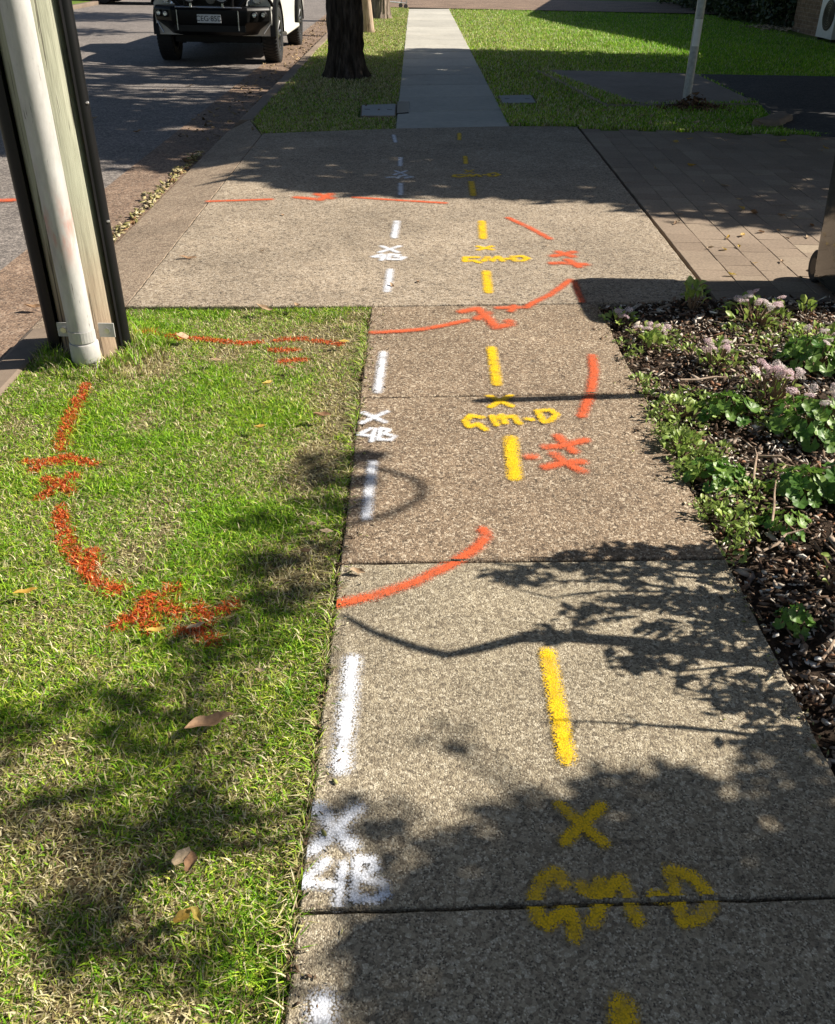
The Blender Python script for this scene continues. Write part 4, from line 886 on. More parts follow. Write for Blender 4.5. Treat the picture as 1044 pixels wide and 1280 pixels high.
def plant(name, label, cat, loc, n, spread, height, leaf, size, flowers=0, seed=0, group=None, upright=0.0, fsize=.019):
    n = int(n*(2.3 if leaf is GL else 2.2)); flowers = int(flowers*2.0); size *= (.62 if leaf is GL else .8)
    r = random.Random(seed*7+3); z0 = float(bed_z(np.array([loc[0]]), np.array([loc[1]]))[0])
    e = empty(name, (loc[0],loc[1],z0)); tag(e, label, cat, group)
    mb = MB()
    for i in range(n):
        rad = spread*math.sqrt((i+.5)/n); a = i*2.399+r.uniform(-.5,.5); hh = height*(1-.55*(rad/spread)**2)*r.uniform(.6,1.1)
        p = Vector((rad*math.cos(a), rad*math.sin(a), max(hh,.015)))
        if i % 2 == 0: mb.tube([(p.x*.15,p.y*.15,0),(p.x*.6,p.y*.6,p.z*.5),tuple(p)], [.004,.003,.002], 5)
        s = size*r.uniform(.65,1.15); tilt = (.25+.55*rad/spread)*r.uniform(.6,1.4)
        if leaf is SL:
            o = inst('leaf', r.choice(SL), e, tuple(p), (r.gauss(0,.3), -upright+r.gauss(0,.35), a+r.gauss(0,.5)), s)
        else:
            o = inst('leaf', r.choice(GL), e, tuple(p), (r.gauss(0,.25), tilt, a), s)
    for k in range(flowers):
        a = r.uniform(0,2*PI); rad = spread*r.uniform(.15,.8); p = (rad*math.cos(a), rad*math.sin(a), height*r.uniform(1.0,1.35))
        mb.tube([(p[0]*.3,p[1]*.3,0),(p[0]*.8,p[1]*.8,p[2]*.6),p], [.004,.003,.003], 5)
        inst('flower_head', r.choice(FM), e, p, (r.gauss(0,.45), r.gauss(0,.45), r.uniform(0,6)), (fsize*r.uniform(.8,1.25), fsize*r.uniform(.8,1.25), fsize*r.uniform(.45,.75)))
    mb.build('stem', M['stem'], e, True)
    return e
PG = 'low plants in the mulched garden bed'
plant('flowering_plant','pale pink flowering plant by the bin shadow, at the corner of path and bed','plant',(1.10,4.62),12,.09,.06,SL,.05,3,1,PG,.9)
plant('flowering_plant','pink flowering clump at the path side of the bed, with round pale heads','plant',(1.20,4.36),14,.10,.07,SL,.05,5,2,PG,.9,.021)
plant('leafy_plant','small yellow-green leafy tuft below the pink clump near the path','plant',(1.17,4.22),9,.04,.09,SL,.055,0,3,PG,1.0)
plant('leafy_plant','upright green shoot standing against the bin shadow','plant',(1.50,4.72),13,.06,.16,SL,.07,0,4,PG,1.0)
plant('flowering_plant','broad pale flowering plant under the bin shadow, with white-pink heads','plant',(1.78,4.55),30,.17,.10,SL,.06,7,5,PG,.8,.022)
plant('leafy_plant','tiny bright green seedling in the shade near the bin','plant',(2.08,4.66),7,.04,.09,SL,.06,0,6,PG,1.0)
plant('flowering_plant','sparse greyish plant with small pale heads in the middle of the bed','plant',(1.42,3.98),16,.10,.08,SL,.05,4,7,PG,.9)
plant('geranium','dark shaded geranium with deep green leaves near the right edge','plant',(1.86,3.95),22,.16,.14,GL,.055,3,8,PG)
plant('flowering_plant','light green low clump at the right edge below the bin','plant',(2.02,4.30),22,.14,.06,SL,.055,0,9,PG,.8)
plant('leafy_plant','weedy yellow-green tuft at the path edge by the stake shadow','plant',(1.13,3.50),20,.10,.08,SL,.05,0,10,PG,.9)
plant('geranium','round-leaved geranium just right of the weedy path-edge tuft','plant',(1.33,3.46),18,.13,.10,GL,.045,0,11,PG)
plant('flowering_plant','cluster of pink flower heads beside the big geranium','plant',(1.53,3.58),12,.13,.13,SL,.05,8,12,PG,.9,.022)
plant('geranium','big sunlit geranium with pink heads at the right edge of the photo','plant',(1.62,3.28),34,.19,.15,GL,.052,5,13,PG,0,.021)
plant('leafy_plant','feathery grass-like weed at the edge of the path','plant',(1.06,3.16),22,.09,.09,SL,.045,0,14,PG,1.1)
plant('geranium','low geranium spilling onto the path edge in the middle of the bed','plant',(1.13,2.93),26,.12,.08,GL,.038,0,15,PG)
plant('geranium','dark green geranium between dry twigs, right of the low one','plant',(1.40,2.80),16,.12,.09,GL,.045,0,16,PG)
plant('geranium','geranium cut by the right edge of the photo, below the big one','plant',(1.55,2.78),18,.12,.13,GL,.05,0,17,PG)
plant('leafy_plant','small yellowish rosette on the mulch close to the path edge','plant',(1.10,2.62),14,.07,.06,SL,.05,0,18,PG,.9)
plant('geranium','small dark geranium sprig in the lower bed beside white chips','plant',(1.27,2.60),9,.09,.07,GL,.035,0,19,PG)
plant('geranium','lowest geranium sprig, three round leaves by the woody stem','plant',(1.125,2.10),7,.05,.08,GL,.036,0,20,PG)
plant('flowering_plant','single pink head at the right edge near the woody stem','plant',(1.30,2.28),5,.05,.10,SL,.04,2,21,PG,.9)
for k, (X, Y) in enumerate([(1.05,4.30),(1.045,3.86),(1.05,3.68),(1.05,3.34),(1.05,3.02),(1.045,2.76),(1.05,2.50),(1.22,3.15),(1.24,2.82),(1.34,4.15),(1.62,4.40),(1.50,4.20),(1.75,4.25),(1.68,3.85)]):
    plant('weed', 'tiny yellow-green weed sprouting in the mulch near the path edge', 'weed', (X,Y), 9, .045, .035, SL, .032, 0, 40+k, 'tiny weeds in the mulch', .8)
# fine creeping ground cover between the plants
gb = []
for X, Y, R_, n_ in [(1.08,3.30,.12,160),(1.10,3.08,.10,130),(1.15,2.72,.10,120),(1.10,2.55,.07,70),(1.25,4.28,.14,130),(1.8,4.42,.22,230),(2.0,4.25,.2,220),(1.45,3.95,.12,110),(1.3,3.5,.12,120),(1.6,3.35,.2,220),(1.38,2.85,.14,130),(1.5,3.6,.14,120),(1.2,3.6,.1,80),(1.62,4.1,.14,110),(1.06,3.75,.05,40),(1.06,4.1,.05,40),(1.03,3.2,.07,80),(1.03,2.95,.07,80),(1.03,3.45,.05,50),(1.03,2.68,.05,45),(1.04,2.4,.04,25)]:
    gb.append((X,Y,.03,R_,R_,.035,n_))
o = leaf_cloud('ground_cover', gb, 0, .014, M['sedum_leaf'], None, (0,0,0)); tag(o, 'fine yellow-green ground cover creeping over the mulch', 'ground cover', kind='stuff')
# dry twigs in the bed
r = random.Random(8)
for k, (X, Y) in enumerate([(1.28,2.98),(1.42,2.92),(1.36,3.02),(1.25,2.70),(1.55,3.42),(1.2,2.45),(1.35,2.35),(1.30,3.75),(1.6,4.15),(1.16,1.95),(1.22,2.0)]):
    a = r.uniform(-.6,.6)+(PI/2 if k%3==0 else 0); L = r.uniform(.10,.24); z = .035
    mb = MB(); pts = [(-L/2,0,r.uniform(0,.02)),(-L*.15,r.gauss(0,.012),.012),(L*.2,r.gauss(0,.012),.02),(L/2,r.gauss(0,.02),r.uniform(0,.05))]
    mb.tube(pts, [.004,.0045,.0035,.002], 6); o = mb.build('twig', M['bark_pale'], None, True); o.location = (X,Y,z); o.rotation_euler.z = a
    tag(o, 'thin dry twig lying on the mulch among the plants', 'twig', 'dry twigs on the mulch')
# woody shrub whose branches throw the sharp shadows on the path
def shrub():
    base = (1.92,2.42,0); e = empty('woody_shrub', base); tag(e, 'woody shrub right of the bed, throwing sharp branch shadows on the path', 'shrub')
    off = Vector(base); mb = MB(); r = random.Random(12); tips = []
    def br(pts, r0, r1): mb.tube([tuple(Vector(p)-off) for p in pts], [r0+(r1-r0)*i/(len(pts)-1) for i in range(len(pts))], 8)
    # arching main branch: shadow runs from the shrub to the lawn edge
    main = [(.988,1.912,.55),(.826,1.958,.68),(.657,2.0,.80),(.48,2.017,.92),(.322,2.01,1.03),(.207,1.963,1.10),(.118,1.935,1.16),(.03,1.967,1.22),(-.082,2.027,1.30),(-.178,2.105,1.38)]
    br([(1.92,2.42,-.02),(1.88,2.36,.25)]+[above(X,Y,z) for X,Y,z in main], .034, .009)
    tw = [[(.95,2.22,.60),(.72,2.28,.75),(.50,2.29,.88),(.33,2.28,.95)], [(.90,2.35,.55),(.62,2.37,.75),(.42,2.36,.86),(.30,2.37,.92)], [(.98,2.15,.5),(.80,2.24,.65),(.60,2.24,.78),(.44,2.20,.85)],
          [(1.05,2.30,.42),(.85,2.32,.58),(.70,2.42,.7)], [(.95,2.43,.5),(.75,2.43,.6),(.58,2.43,.7),(.5,2.41,.75)], [(1.0,1.92,.42),(.86,1.90,.5),(.74,1.88,.56)], [(1.05,1.62,.35),(.80,1.66,.55),(.60,1.68,.70),(.44,1.69,.80)]]
    for t_ in tw:
        br([(1.92+r.gauss(0,.05),2.42+r.gauss(0,.08) if t_[0][1] > 1.8 else 1.95,.0)]+[above(X,Y,z) for X,Y,z in t_], .011, .003); tips += t_[1:]
        for X,Y,z in t_[1:]:
            for k in range(2): br([above(X,Y,z), above(X-r.uniform(.0,.14), Y+r.gauss(0,.05), z+r.uniform(.02,.12))], .004, .002)
    mb.build('stem', M['stem'], e, True)
    bl = []
    for X,Y in [(.327,2.314),(.486,2.396),(.572,2.376),(.673,2.446),(.723,2.315),(.844,2.405),(.947,2.407),(1.043,2.388),(.646,2.172),(.774,2.214),(.544,2.131),(.842,2.196),(.927,2.158),(1.035,2.2),(1.034,2.049),(.885,2.011),(.781,2.044),(.638,1.905),(.733,1.94),(.438,2.037),(.959,2.453),(.83,1.814),(.875,1.755),(.978,1.816),(1.021,1.757),(.9,1.643),(.99,1.617),(.725,2.447),(.375,2.299),(.627,2.334),(1.05,2.12),(1.05,1.95),(.95,2.08),(1.04,2.3)]:
        z = .42+(1.05-X)*.75; x_, y_, z_ = above(X,Y,z); k = .55+.5*X; bl.append((x_,y_,z_,.085*k+.02,.058*k+.01,.055*k+.01,int(20+34*X)))
    leaf_cloud('foliage', bl, 0, .028, M['hedge_leaf'], e, base)
    mb = MB(); mb.tube([(-.42,-.32,-.02),(-.55,-.26,.10),(-.585,-.20,.16)], [.012,.010,.008], 8).tube([(-.40,-.30,.0),(-.62,-.14,.05),(-.66,-.05,.10)], [.007,.006,.004], 8); mb.build('side_stem', M['stem'], e, True)
shrub()
def stake(X, Y, z, rad, label, bx):
    top = Vector(above(X,Y,z)); e = empty('garden_stake', (top.x, top.y, 0)); tag(e, label, 'stake')
    MB().tube([(0,0,-.1),(0,0,z-.03),(0,0,z)], [rad,rad,rad*.6], 10).build('shaft', M['bark_pale'], e, True)
stake(.285,3.585,1.38,.026,'timber garden stake beyond the right edge, casting the straight shadow on the path',2.05)
def sprig(X, Y, z, k):
    top = Vector(above(X,Y,z)); e = empty('weed_stalk', (top.x,top.y,0)); tag(e, ['thin weed stalk with a spiky head right of the bed', 'second thin weed stalk beside the spiky one right of the bed'][k], 'weed')
    mb = MB(); mb.tube([(0,0,0),(.01,0,z*.5),(0,0,z-.1)], [.003,.0025,.002], 5); rr = random.Random(k)
    for i in range(16):
        a = rr.uniform(0,6.28); q = Vector((math.cos(a)*.05, math.sin(a)*.04, rr.uniform(-.02,.09))); mb.tube([(0,0,z-.14+.006*i),tuple(Vector((0,0,z-.12+.006*i))+q)], [.003,.001], 4)
    mb.build('stalk', M['stem'], e)
sprig(.93,3.20,.62,0); sprig(.92,3.03,.60,1)

# ------------------------------------------------------------------ fallen leaves
def fallen_mesh(seed, ratio, curl):
    r = random.Random(seed); V = []; F = []
    for i in range(9):
        t = i/8; w = ratio*math.sin(PI*min(t**.85,1))**.9*.5+.004; z = curl*(t-.5)**2*3+.03*math.sin(t*9+seed); tw = (t-.5)*curl*4
        for j in range(5):
            s = (j-2)/2; a_ = s*w*(1+.18*math.sin(t*13+j+seed)); b_ = curl*3.2*abs(s)**1.3*w+r.uniform(0,.02)
            V.append((t-.5, a_*math.cos(tw)-b_*math.sin(tw)+.10*math.sin(t*2.6+seed), z+a_*math.sin(tw)+b_*math.cos(tw)))
    for i in range(8):
        for j in range(4): a = i*5+j; F.append((a,a+1,a+6,a+5))
    return V, F
FL = {}
for mt in ('dry_leaf','yellow_leaf'):
    FL[mt] = [mesh_from('fallen_leaf', *fallen_mesh(i, (.28,.42,.55,.34)[i], (.12,.2,.1,.25)[i]), M[mt], True) for i in range(4)]
def fallen(x, y, z, L, mt, v, label, rz, tilt=(.05,.1), group='fallen leaves'):
    o = inst('fallen_leaf', FL[mt][v], None, (x,y,z), (tilt[0],tilt[1],rz), L); tag(o, label, 'leaf', group)
fallen(-.476,1.647,.010,.125,'dry_leaf',0,'long curled brown leaf on the lawn near the leafy shade',.42,(.15,.03))
fallen(-.462,1.262,.012,.055,'dry_leaf',2,'pale folded leaf on the lawn, left half',1.4,(.25,.0)); fallen(-.440,1.250,.012,.052,'dry_leaf',2,'pale folded leaf on the lawn, right half beside its twin',1.9,(-.25,.05))
fallen(-.428,1.117,.022,.045,'yellow_leaf',2,'small orange leaf lying lowest on the lawn',1.3); fallen(-.402,1.118,.022,.04,'yellow_leaf',1,'small yellow leaf touching the lowest orange leaf',-.7)
fallen(-1.089,4.195,.03,.08,'dry_leaf',2,'pale upright leaf on the lawn right of the pole',1.2,(.6,.2)); fallen(-.347,3.362,.022,.075,'dry_leaf',1,'tan oval leaf in the dry grass beside the path',.35)
fallen(-.322,2.392,.022,.06,'dry_leaf',3,'pale grey leaf in the shadow patch near the path',1.2,(.4,.4)); fallen(-.261,2.509,.022,.045,'dry_leaf',2,'pale leaf at the lawn edge above the orange arc',.4); fallen(-.312,2.556,.02,.035,'dry_leaf',2,'small pale leaf on the dark lawn left of the path',.9)
fallen(-.149,2.305,.006,.05,'dry_leaf',1,'orange-brown leaf lying on the path at the slab joint',.1,(.3,.1)); fallen(-1.107,2.157,.022,.07,'yellow_leaf',0,'orange-yellow leaf at the left edge of the lawn',.5)
fallen(-.689,1.99,.022,.06,'yellow_leaf',0,'yellow-green leaf below the orange sprayed cross',.3); fallen(-.582,2.01,.022,.06,'dry_leaf',0,'greyish leaf below the orange letter on the lawn',.6); fallen(-.379,1.832,.022,.03,'dry_leaf',1,'tiny reddish leaf on the lawn beside the path',.2)
fallen(-.583,3.252,.022,.05,'yellow_leaf',1,'small yellow leaf in the middle of the sunny lawn',.8); fallen(-.761,4.645,.02,.09,'dry_leaf',3,'dark curled leaf at the top edge of the lawn',.2,(.4,.3)); fallen(-.589,4.69,.02,.07,'dry_leaf',1,'pale leaf where the lawn meets the driveway',2.2); fallen(-.314,4.188,.02,.055,'yellow_leaf',2,'yellow leaf in the brown grass near the path',.6)
fallen(-.609,3.676,.02,.06,'yellow_leaf',1,'yellow-green leaf in the upper lawn',1.1); fallen(-.881,3.935,.02,.05,'dry_leaf',2,'pale leaf in the grass below the orange line',.4); fallen(-.529,3.856,.02,.055,'dry_leaf',0,'buff leaf in the grass under the orange patch',-.5)
fallen(-1.35,5.55,.004,.11,'dry_leaf',0,'thin pale strip of bark on the driveway beside the pole',.08); fallen(-2.05,4.85,-.075,.10,'dry_leaf',1,'pale curled leaf in the gutter behind the pole',.3)
r = random.Random(21)
for k in range(34):
    x_ = r.uniform(1.9,5.6); y_ = r.uniform(5.2,10.2); fallen(x_, y_, .006, r.uniform(.05,.10), r.choice(['dry_leaf']*3+['yellow_leaf']), r.randrange(4), 'small dry leaf scattered on the brick pavers', r.uniform(0,6.28), (r.gauss(0,.25), r.gauss(0,.25)), 'leaves on the brick pavers')
for k in range(24):
    fallen(r.uniform(1.85,3.0), r.uniform(5.35,6.9), .006, r.uniform(.04,.08), r.choice(['dry_leaf']*3+['yellow_leaf']), r.randrange(4), 'small dry leaf scattered on the brick pavers', r.uniform(0,6.28), (r.gauss(0,.25), r.gauss(0,.25)), 'leaves on the brick pavers')
for k in range(14):
    fallen(r.uniform(-1.4,1.6), r.uniform(5.0,9.8), .005, r.uniform(.02,.05), 'dry_leaf', r.randrange(4), 'tiny dry leaf on the driveway concrete', r.uniform(0,6.28), (r.gauss(0,.2), r.gauss(0,.2)), 'leaves on the driveway concrete')
for k in range(22):
    fallen(r.uniform(2.0,4.2), r.uniform(10.8,12.1), .02, r.uniform(.05,.10), 'dry_leaf', r.randrange(4), 'dry leaf on the grass strip beyond the pavers', r.uniform(0,6.28), (r.gauss(0,.3), r.gauss(0,.3)), 'leaves on the grass strip')
for k in range(12):
    fallen(r.uniform(-6.5,-2.6), r.uniform(9,14), -.082, r.uniform(.06,.12), 'dry_leaf', r.randrange(4), 'dry leaf lying on the shaded road', r.uniform(0,6.28), (r.gauss(0,.2), r.gauss(0,.2)), 'leaves on the road')
fallen(3.86,10.95,.03,.16,'dry_leaf',2,'largest pale leaf at the edge of the pavers below the post',.3,(.3,.2),'leaves on the grass strip')

# ------------------------------------------------------------------ vehicles
def wheel(e, x, y, R, side, w=.26, dark='rim'):
    m = MB(); hw = w/2; n = 48; prof = [(R*.62,-hw*.9),(R*.80,-hw),(R*.93,-hw*.95),(R*.985,-hw*.78),(R,-hw*.55),(R,hw*.55),(R*.985,hw*.78),(R*.93,hw*.95),(R*.80,hw),(R*.62,hw*.9)]
    m.lathe(prof, 'x', (0,0,0), n, cap=False)
    for j in range(n):                                         # tread lugs
        a = 2*PI*j/n
        for t0, t1, sh in ((-.92,-.35,0),(-.28,.28,.5),(.35,.92,0)):
            a0, a1 = a+sh*PI/n*1.2, a+sh*PI/n*1.2+PI/n*1.15; v = []
            for rr in (R*.97, R*1.02):
                for aa in (a0,a1):
                    for tt in (t0*hw,t1*hw): v.append((tt, rr*math.cos(aa), rr*math.sin(aa)))
            m.add(v, [(0,1,3,2),(4,6,7,5),(0,4,5,1),(2,3,7,6),(0,2,6,4),(1,5,7,3)])
    t = m.build('tyre', M['rubber'], None, False)
    wh = empty('wheel', (x,y,R)); wh.parent = e; t.parent = wh
    rm = MB(); o = side*hw
    rm.lathe([(R*.63,-hw*.8),(R*.63,hw*.8),(R*.60,hw*.86),(R*.56,hw*.80),(R*.54,-hw*.5)], 'x', (0,0,0), 32, cap=False)
    for k in range(6):
        a = 2*PI*k/6
        for d in (-.17,.17):
            p0 = (o*.45, math.cos(a)*R*.12, math.sin(a)*R*.12); p1 = (o*.72, math.cos(a+d)*R*.58, math.sin(a+d)*R*.58); rm.tube([p0,p1], [.03,.022], 6)
    rm.lathe([(R*.17,-hw*.5),(R*.17,hw*.75),(R*.12,hw*.8)], 'x', (0,0,0), 16)
    rm.build('rim', M[dark], wh, True)
    MB().lathe([(R*.52,-.01),(R*.52,.01)], 'x', (0,0,0), 24).build('brake', M['car_black'], wh)
    return wh

def text_mesh(body, size, mat, parent, loc, rot):
    cu = bpy.data.curves.new('lettering', 'FONT'); cu.body = body; cu.size = size; cu.align_x = 'CENTER'; cu.align_y = 'CENTER'; cu.extrude = .001
    t = bpy.data.objects.new('lettering', cu); COL.objects.link(t); bpy.context.view_layer.update()
    me = bpy.data.meshes.new_from_object(t.evaluated_get(bpy.context.evaluated_depsgraph_get())); bpy.data.objects.remove(t)
    me.materials.clear(); me.materials.append(mat); o = link(bpy.data.objects.new('lettering', me), parent); o.location = loc; o.rotation_euler = rot; return o

def utility_truck():
    e = empty('utility_truck', (-3.22,17.30,-.09)); tag(e, 'white four-wheel-drive utility with black bull bar parked at the kerb', 'car')
    R = .42; WB = 3.22
    def arch(yc, r_, z0, n=12): return [(yc+r_*math.cos(PI-PI*k/n), z0+r_*math.sin(PI-PI*k/n)*1.0) for k in range(n+1)]
    prof = [(-.52,.50)]+[(-.49,.45)]+arch(0,.49,.42)+[(.52,.40),(WB-.55,.40)]+arch(WB,.49,.42)+[(WB+.55,.48),(4.35,.55),(4.40,1.08),(2.55,1.12),(.80,1.12),(.30,1.13),(-.45,1.06),(-.60,.98)]
    rings = []
    for x_, sc, zs in ((-.90,0,0),(-.925,0,.0),(-.86,.0,0)): pass
    m = MB(); out = [(.93,.985),(.945,1.0)]
    def ring(x_, k): return [(x_, y_*1.0, .40+(z_-.40)*k if z_ > .4 else z_) for y_, z_ in prof]
    m.loft([ring(-.93,.97),ring(-.90,1.0),ring(-.6,1.012),ring(0,1.02),ring(.6,1.012),ring(.90,1.0),ring(.93,.97)]); m.build('body', M['white_paint'], e, True)
    # bonnet bulge, cabin, tray
    MB().loft([[(x_*.78,y_,z_) for x_ in (-1,-.5,.5,1)]+[(x_*.78,y_,.95) for x_ in (1,-1)] for y_,z_ in ((-.56,1.02),(-.40,1.10),(.2,1.155),(.72,1.165))]).build('bonnet', M['white_paint'], e, True)
    cab = MB(); cab.loft([[(-.86,.62,1.10),(.86,.62,1.10),(.86,2.60,1.10),(-.86,2.60,1.10)],[(-.82,.85,1.30),(.82,.85,1.30),(.82,2.60,1.30),(-.82,2.60,1.30)],[(-.68,1.32,1.76),(.68,1.32,1.76),(.70,2.48,1.76),(-.70,2.48,1.76)],[(-.60,1.50,1.81),(.60,1.50,1.81),(.62,2.38,1.81),(-.62,2.38,1.81)]])
    cb = cab.build('cabin', M['white_paint'], e, True, .03)
    MB().add([(-.74,.90,1.325),(.74,.90,1.325),(.62,1.33,1.735),(-.62,1.33,1.735)],[(0,1,2,3)]).build('windscreen', M['dark_glass'], cb).location.y = -.035
    for sx in (-1,1):
        for y0, y1 in ((1.18,1.78),(1.86,2.42)):
            MB().add([(sx*.832,y0-.12,1.32),(sx*.832,y1,1.32),(sx*.725,y1-.03,1.70),(sx*.725,y0+.22,1.70)],[(0,1,2,3) if sx>0 else (3,2,1,0)]).build('side_window', M['dark_glass'], cb).location.x = sx*.012
        mr = MB().box(sx*.90-.0 if sx>0 else -1.12, 1.12 if sx>0 else -.90, .86,.96,1.26,1.46).build('mirror', M['car_black'], e, True, .03)
        MB().box(min(sx*.934,sx*.940), max(sx*.934,sx*.940), 1.60,1.74,.98,1.01).box(min(sx*.934,sx*.940), max(sx*.934,sx*.940), 2.35,2.48,.98,1.01).build('door_handle', M['car_black'], e)
        # step, flares, mudflaps
        MB().loft([[(sx*.84,y_,.36),(sx*1.02,y_,.36),(sx*1.03,y_,.385),(sx*1.02,y_,.42),(sx*.84,y_,.43)] for y_ in (.62,.70,2.52,2.60)]).build('side_step', M['white_paint'], e, False, .008)
        for yc in (0,WB):
            fl = [[(sx*(.90 if k==0 else 1.0 if k==1 else .985), yc+rr_*math.cos(a), .42+rr_*math.sin(a)) for k, rr_ in ((0,.475),(1,.485),(2,.55),(0,.565))] for a in [PI*q/14 for q in range(15)]]
            MB().loft(fl, True).build('wheel_arch', M['car_black'], e, True)
            MB().box(min(sx*.70,sx*.95),max(sx*.70,sx*.95),yc+.46,yc+.475,.22,.55).build('mud_flap', M['rubber'], e)
    MB().box(-.7,.7,-.3,4.2,.30,.46).box(-.85,.85,-.45,.55,.45,.5).build('chassis', M['car_black'], e)
    MB().tube([(-.75,0,.40),(.75,0,.40)], .05, 10).tube([(-.75,WB,.40),(.75,WB,.40)], .06, 10).build('axle', M['car_black'], e)
    # front: grille, headlights
    g = MB().box(-.60,.60,-.66,-.55,.70,1.05).build('grille', M['car_black'], e, True, .02)
    for k in range(4): MB().box(-.56,.56,-.675,-.655,.76+k*.075,.785+k*.075).build('slat', M['black_plastic'], g)
    MB().lathe([(.01,-.012),(.075,-.008),(.08,0)], 'y', (0,-.68,.95), 24).build('badge', M['rim'], g, True)
    for sx in (-1,1):
        hl = MB().loft([[(sx*x_,y_-d,z_) for x_,y_,z_ in ((.56,-.66,.86),(.90,-.50,.90),(.935,-.36,1.0),(.90,-.40,1.05),(.60,-.62,1.02))] for d in (-.06,.0,.03)]).build('headlight', M['lens'], e, True)
        MB().lathe([(.055,-.02),(.06,0),(.06,.03)], 'y', (sx*.72,-.64,.95), 20).build('bulb', M['steel'], hl, True)
    # bull bar: folded steel bumper with wings, hoops, lamps
    top = [(-.94,-.46),(-.92,-.62),(-.60,-.90),(.60,-.90),(.92,-.62),(.94,-.46),(.80,-.40),(-.80,-.40)]
    def rg(z_, s_, dy): return [(x_*s_, y_+dy, z_) for x_, y_ in top]
    bb = MB().loft([rg(.44,.74,.12),rg(.52,.80,.03),rg(.64,.98,0),rg(.80,1.0,.0),rg(.845,.985,.03),rg(.85,.96,.06)]).build('bull_bar', M['car_black'], e, True, .012)
    h = MB()
    for sx in (-1,1):
        h.tube([(sx*.36,-.86,.80),(sx*.37,-.86,1.05),(sx*.34,-.84,1.16),(0,-.83,1.19)], .032, 10)
        h.tube([(sx*.44,-.86,.82),(sx*.66,-.82,1.02),(sx*.88,-.66,1.02),(sx*.96,-.55,.86)], .026, 10)
    h.build('hoop', M['car_black'], bb, True)
    wg = MB().box(-.56,.56,-.915,-.898,.50,.59).build('recess', M['black_plastic'], bb)
    MB().tube([(-.52,-.925,.84),(.52,-.925,.84)], .010, 8).tube([(-.50,-.93,.52),(-.50,-.93,.80)], .008, 8).tube([(.46,-.93,.52),(.46,-.93,.80)], .008, 8).build('trim', M['steel'], bb, True)
    for sx in (-1,1):
        for k, (xx, yy_) in enumerate(((.70,-.825),(.83,-.72))):
            fo = MB().lathe([(.045,-.03),(.052,-.02),(.052,.05)], 'y', (sx*xx,yy_,.74), 20).build('fog_lamp', M['black_plastic'], bb, True)
            MB().lathe([(.0,-.026),(.030,-.026),(.034,-.022),(.034,.0)], 'y', (sx*xx,yy_-.006,.74), 16).build('lens', M['lens'], fo, True)
        sp = MB().lathe([(.128,-.02),(.132,0),(.125,.05),(.07,.13),(.03,.14)], 'y', (sx*.25-.02,-.97,1.03), 32).build('spotlight', M['car_black'], e, True)
        MB().lathe([(.0,-.042),(.06,-.036),(.105,-.024),(.120,-.012),(.120,.01)], 'y', (sx*.25-.02,-.97,1.03), 28).build('lens', M['lens'], sp, True)
        MB().tube([(sx*.25-.02,-.93,.845),(sx*.25-.02,-.93,.91)], .02, 8).build('bracket', M['steel'], sp)
        MB().tube([(sx*.80,-.62,.46),(sx*.92,-.52,.62)], .012, 8).build('brace', M['steel'], bb, True)
    pl = MB().box(-.186,.186,-.932,-.924,.625,.745).build('number_plate', M['plate'], e, False, .003)
    text_mesh('CEG·85D', .105, M['dark_ink'], pl, (0,-.9335,.683), (PI/2,0,0))
    # tray and tail
    MB().box(-.90,.90,4.38,4.44,.60,1.10).build('tailgate', M['white_paint'], e, True, .02)
    for sx in (-1,1): MB().box(min(sx*.80,sx*.935),max(sx*.80,sx*.935),4.36,4.452,.72,1.05).build('tail_light', plain('tail_red',(.35,.02,.02),.2), e, True, .01)
    for yc in (0,WB):
        for sx in (-1,1): wheel(e, sx*.86, yc, R, sx)
utility_truck()

def sedan():
    e = empty('parked_car', (-8.25,33.0,-.085)); tag(e, 'dark car at the top left, only its wheels and sill in view', 'car')
    R = .32; prof = [(-2.05,.30),(-1.65,.22)]+[(-1.28+.36*math.cos(PI-PI*k/10), .32+.36*math.sin(PI-PI*k/10)) for k in range(11)]+[(-.85,.20),(.85,.20)]+[(1.30+.36*math.cos(PI-PI*k/10), .32+.36*math.sin(PI-PI*k/10)) for k in range(11)]+[(1.75,.24),(2.15,.35),(2.18,.80),(1.9,.92),(1.0,.95),(-.9,.92),(-1.9,.78),(-2.08,.62)]
    MB().loft([[(a,y_,.2+(b-.2)*k) for a,b in prof] for y_,k in ((-.86,.96),(-.83,1),(0,1.03),(.83,1),(.86,.96))]).build('body', plain('car_blue',(.03,.04,.06),.25), e, True)
    cb = MB().loft([[(a,y_*s,b) for a,b in ((-1.0,.90),(1.75,.92),(1.0,1.42),(-.15,1.42))] for y_,s in ((-.80,1),(.80,1))]).build('cabin', M['dark_glass'], e, True, .05)
    for x_ in (-1.28,1.30):
        for sy in (-1,1):
            w = empty('wheel', (x_, sy*.74, R)); w.parent = e
            MB().lathe([(R*.6,-.1),(R*.95,-.1),(R,-.06),(R,.06),(R*.95,.1),(R*.6,.1)], 'y', (0,0,0), 32).build('tyre', M['rubber'], w, True)
            MB().lathe([(R*.60,-.06),(R*.58,-.103),(R*.2,-.108),(0,-.11)] if sy<0 else [(0,.11),(R*.2,.108),(R*.58,.103),(R*.6,.06)], 'y', (0,0,0), 24).build('rim', M['rim'], w, True)
    for sx in (-1,1): MB().box(sx*2.0-.12,sx*2.0+.12,-.70,-.45,.60,.72).build('lamp', M['lens'], e, True, .02)
sedan()

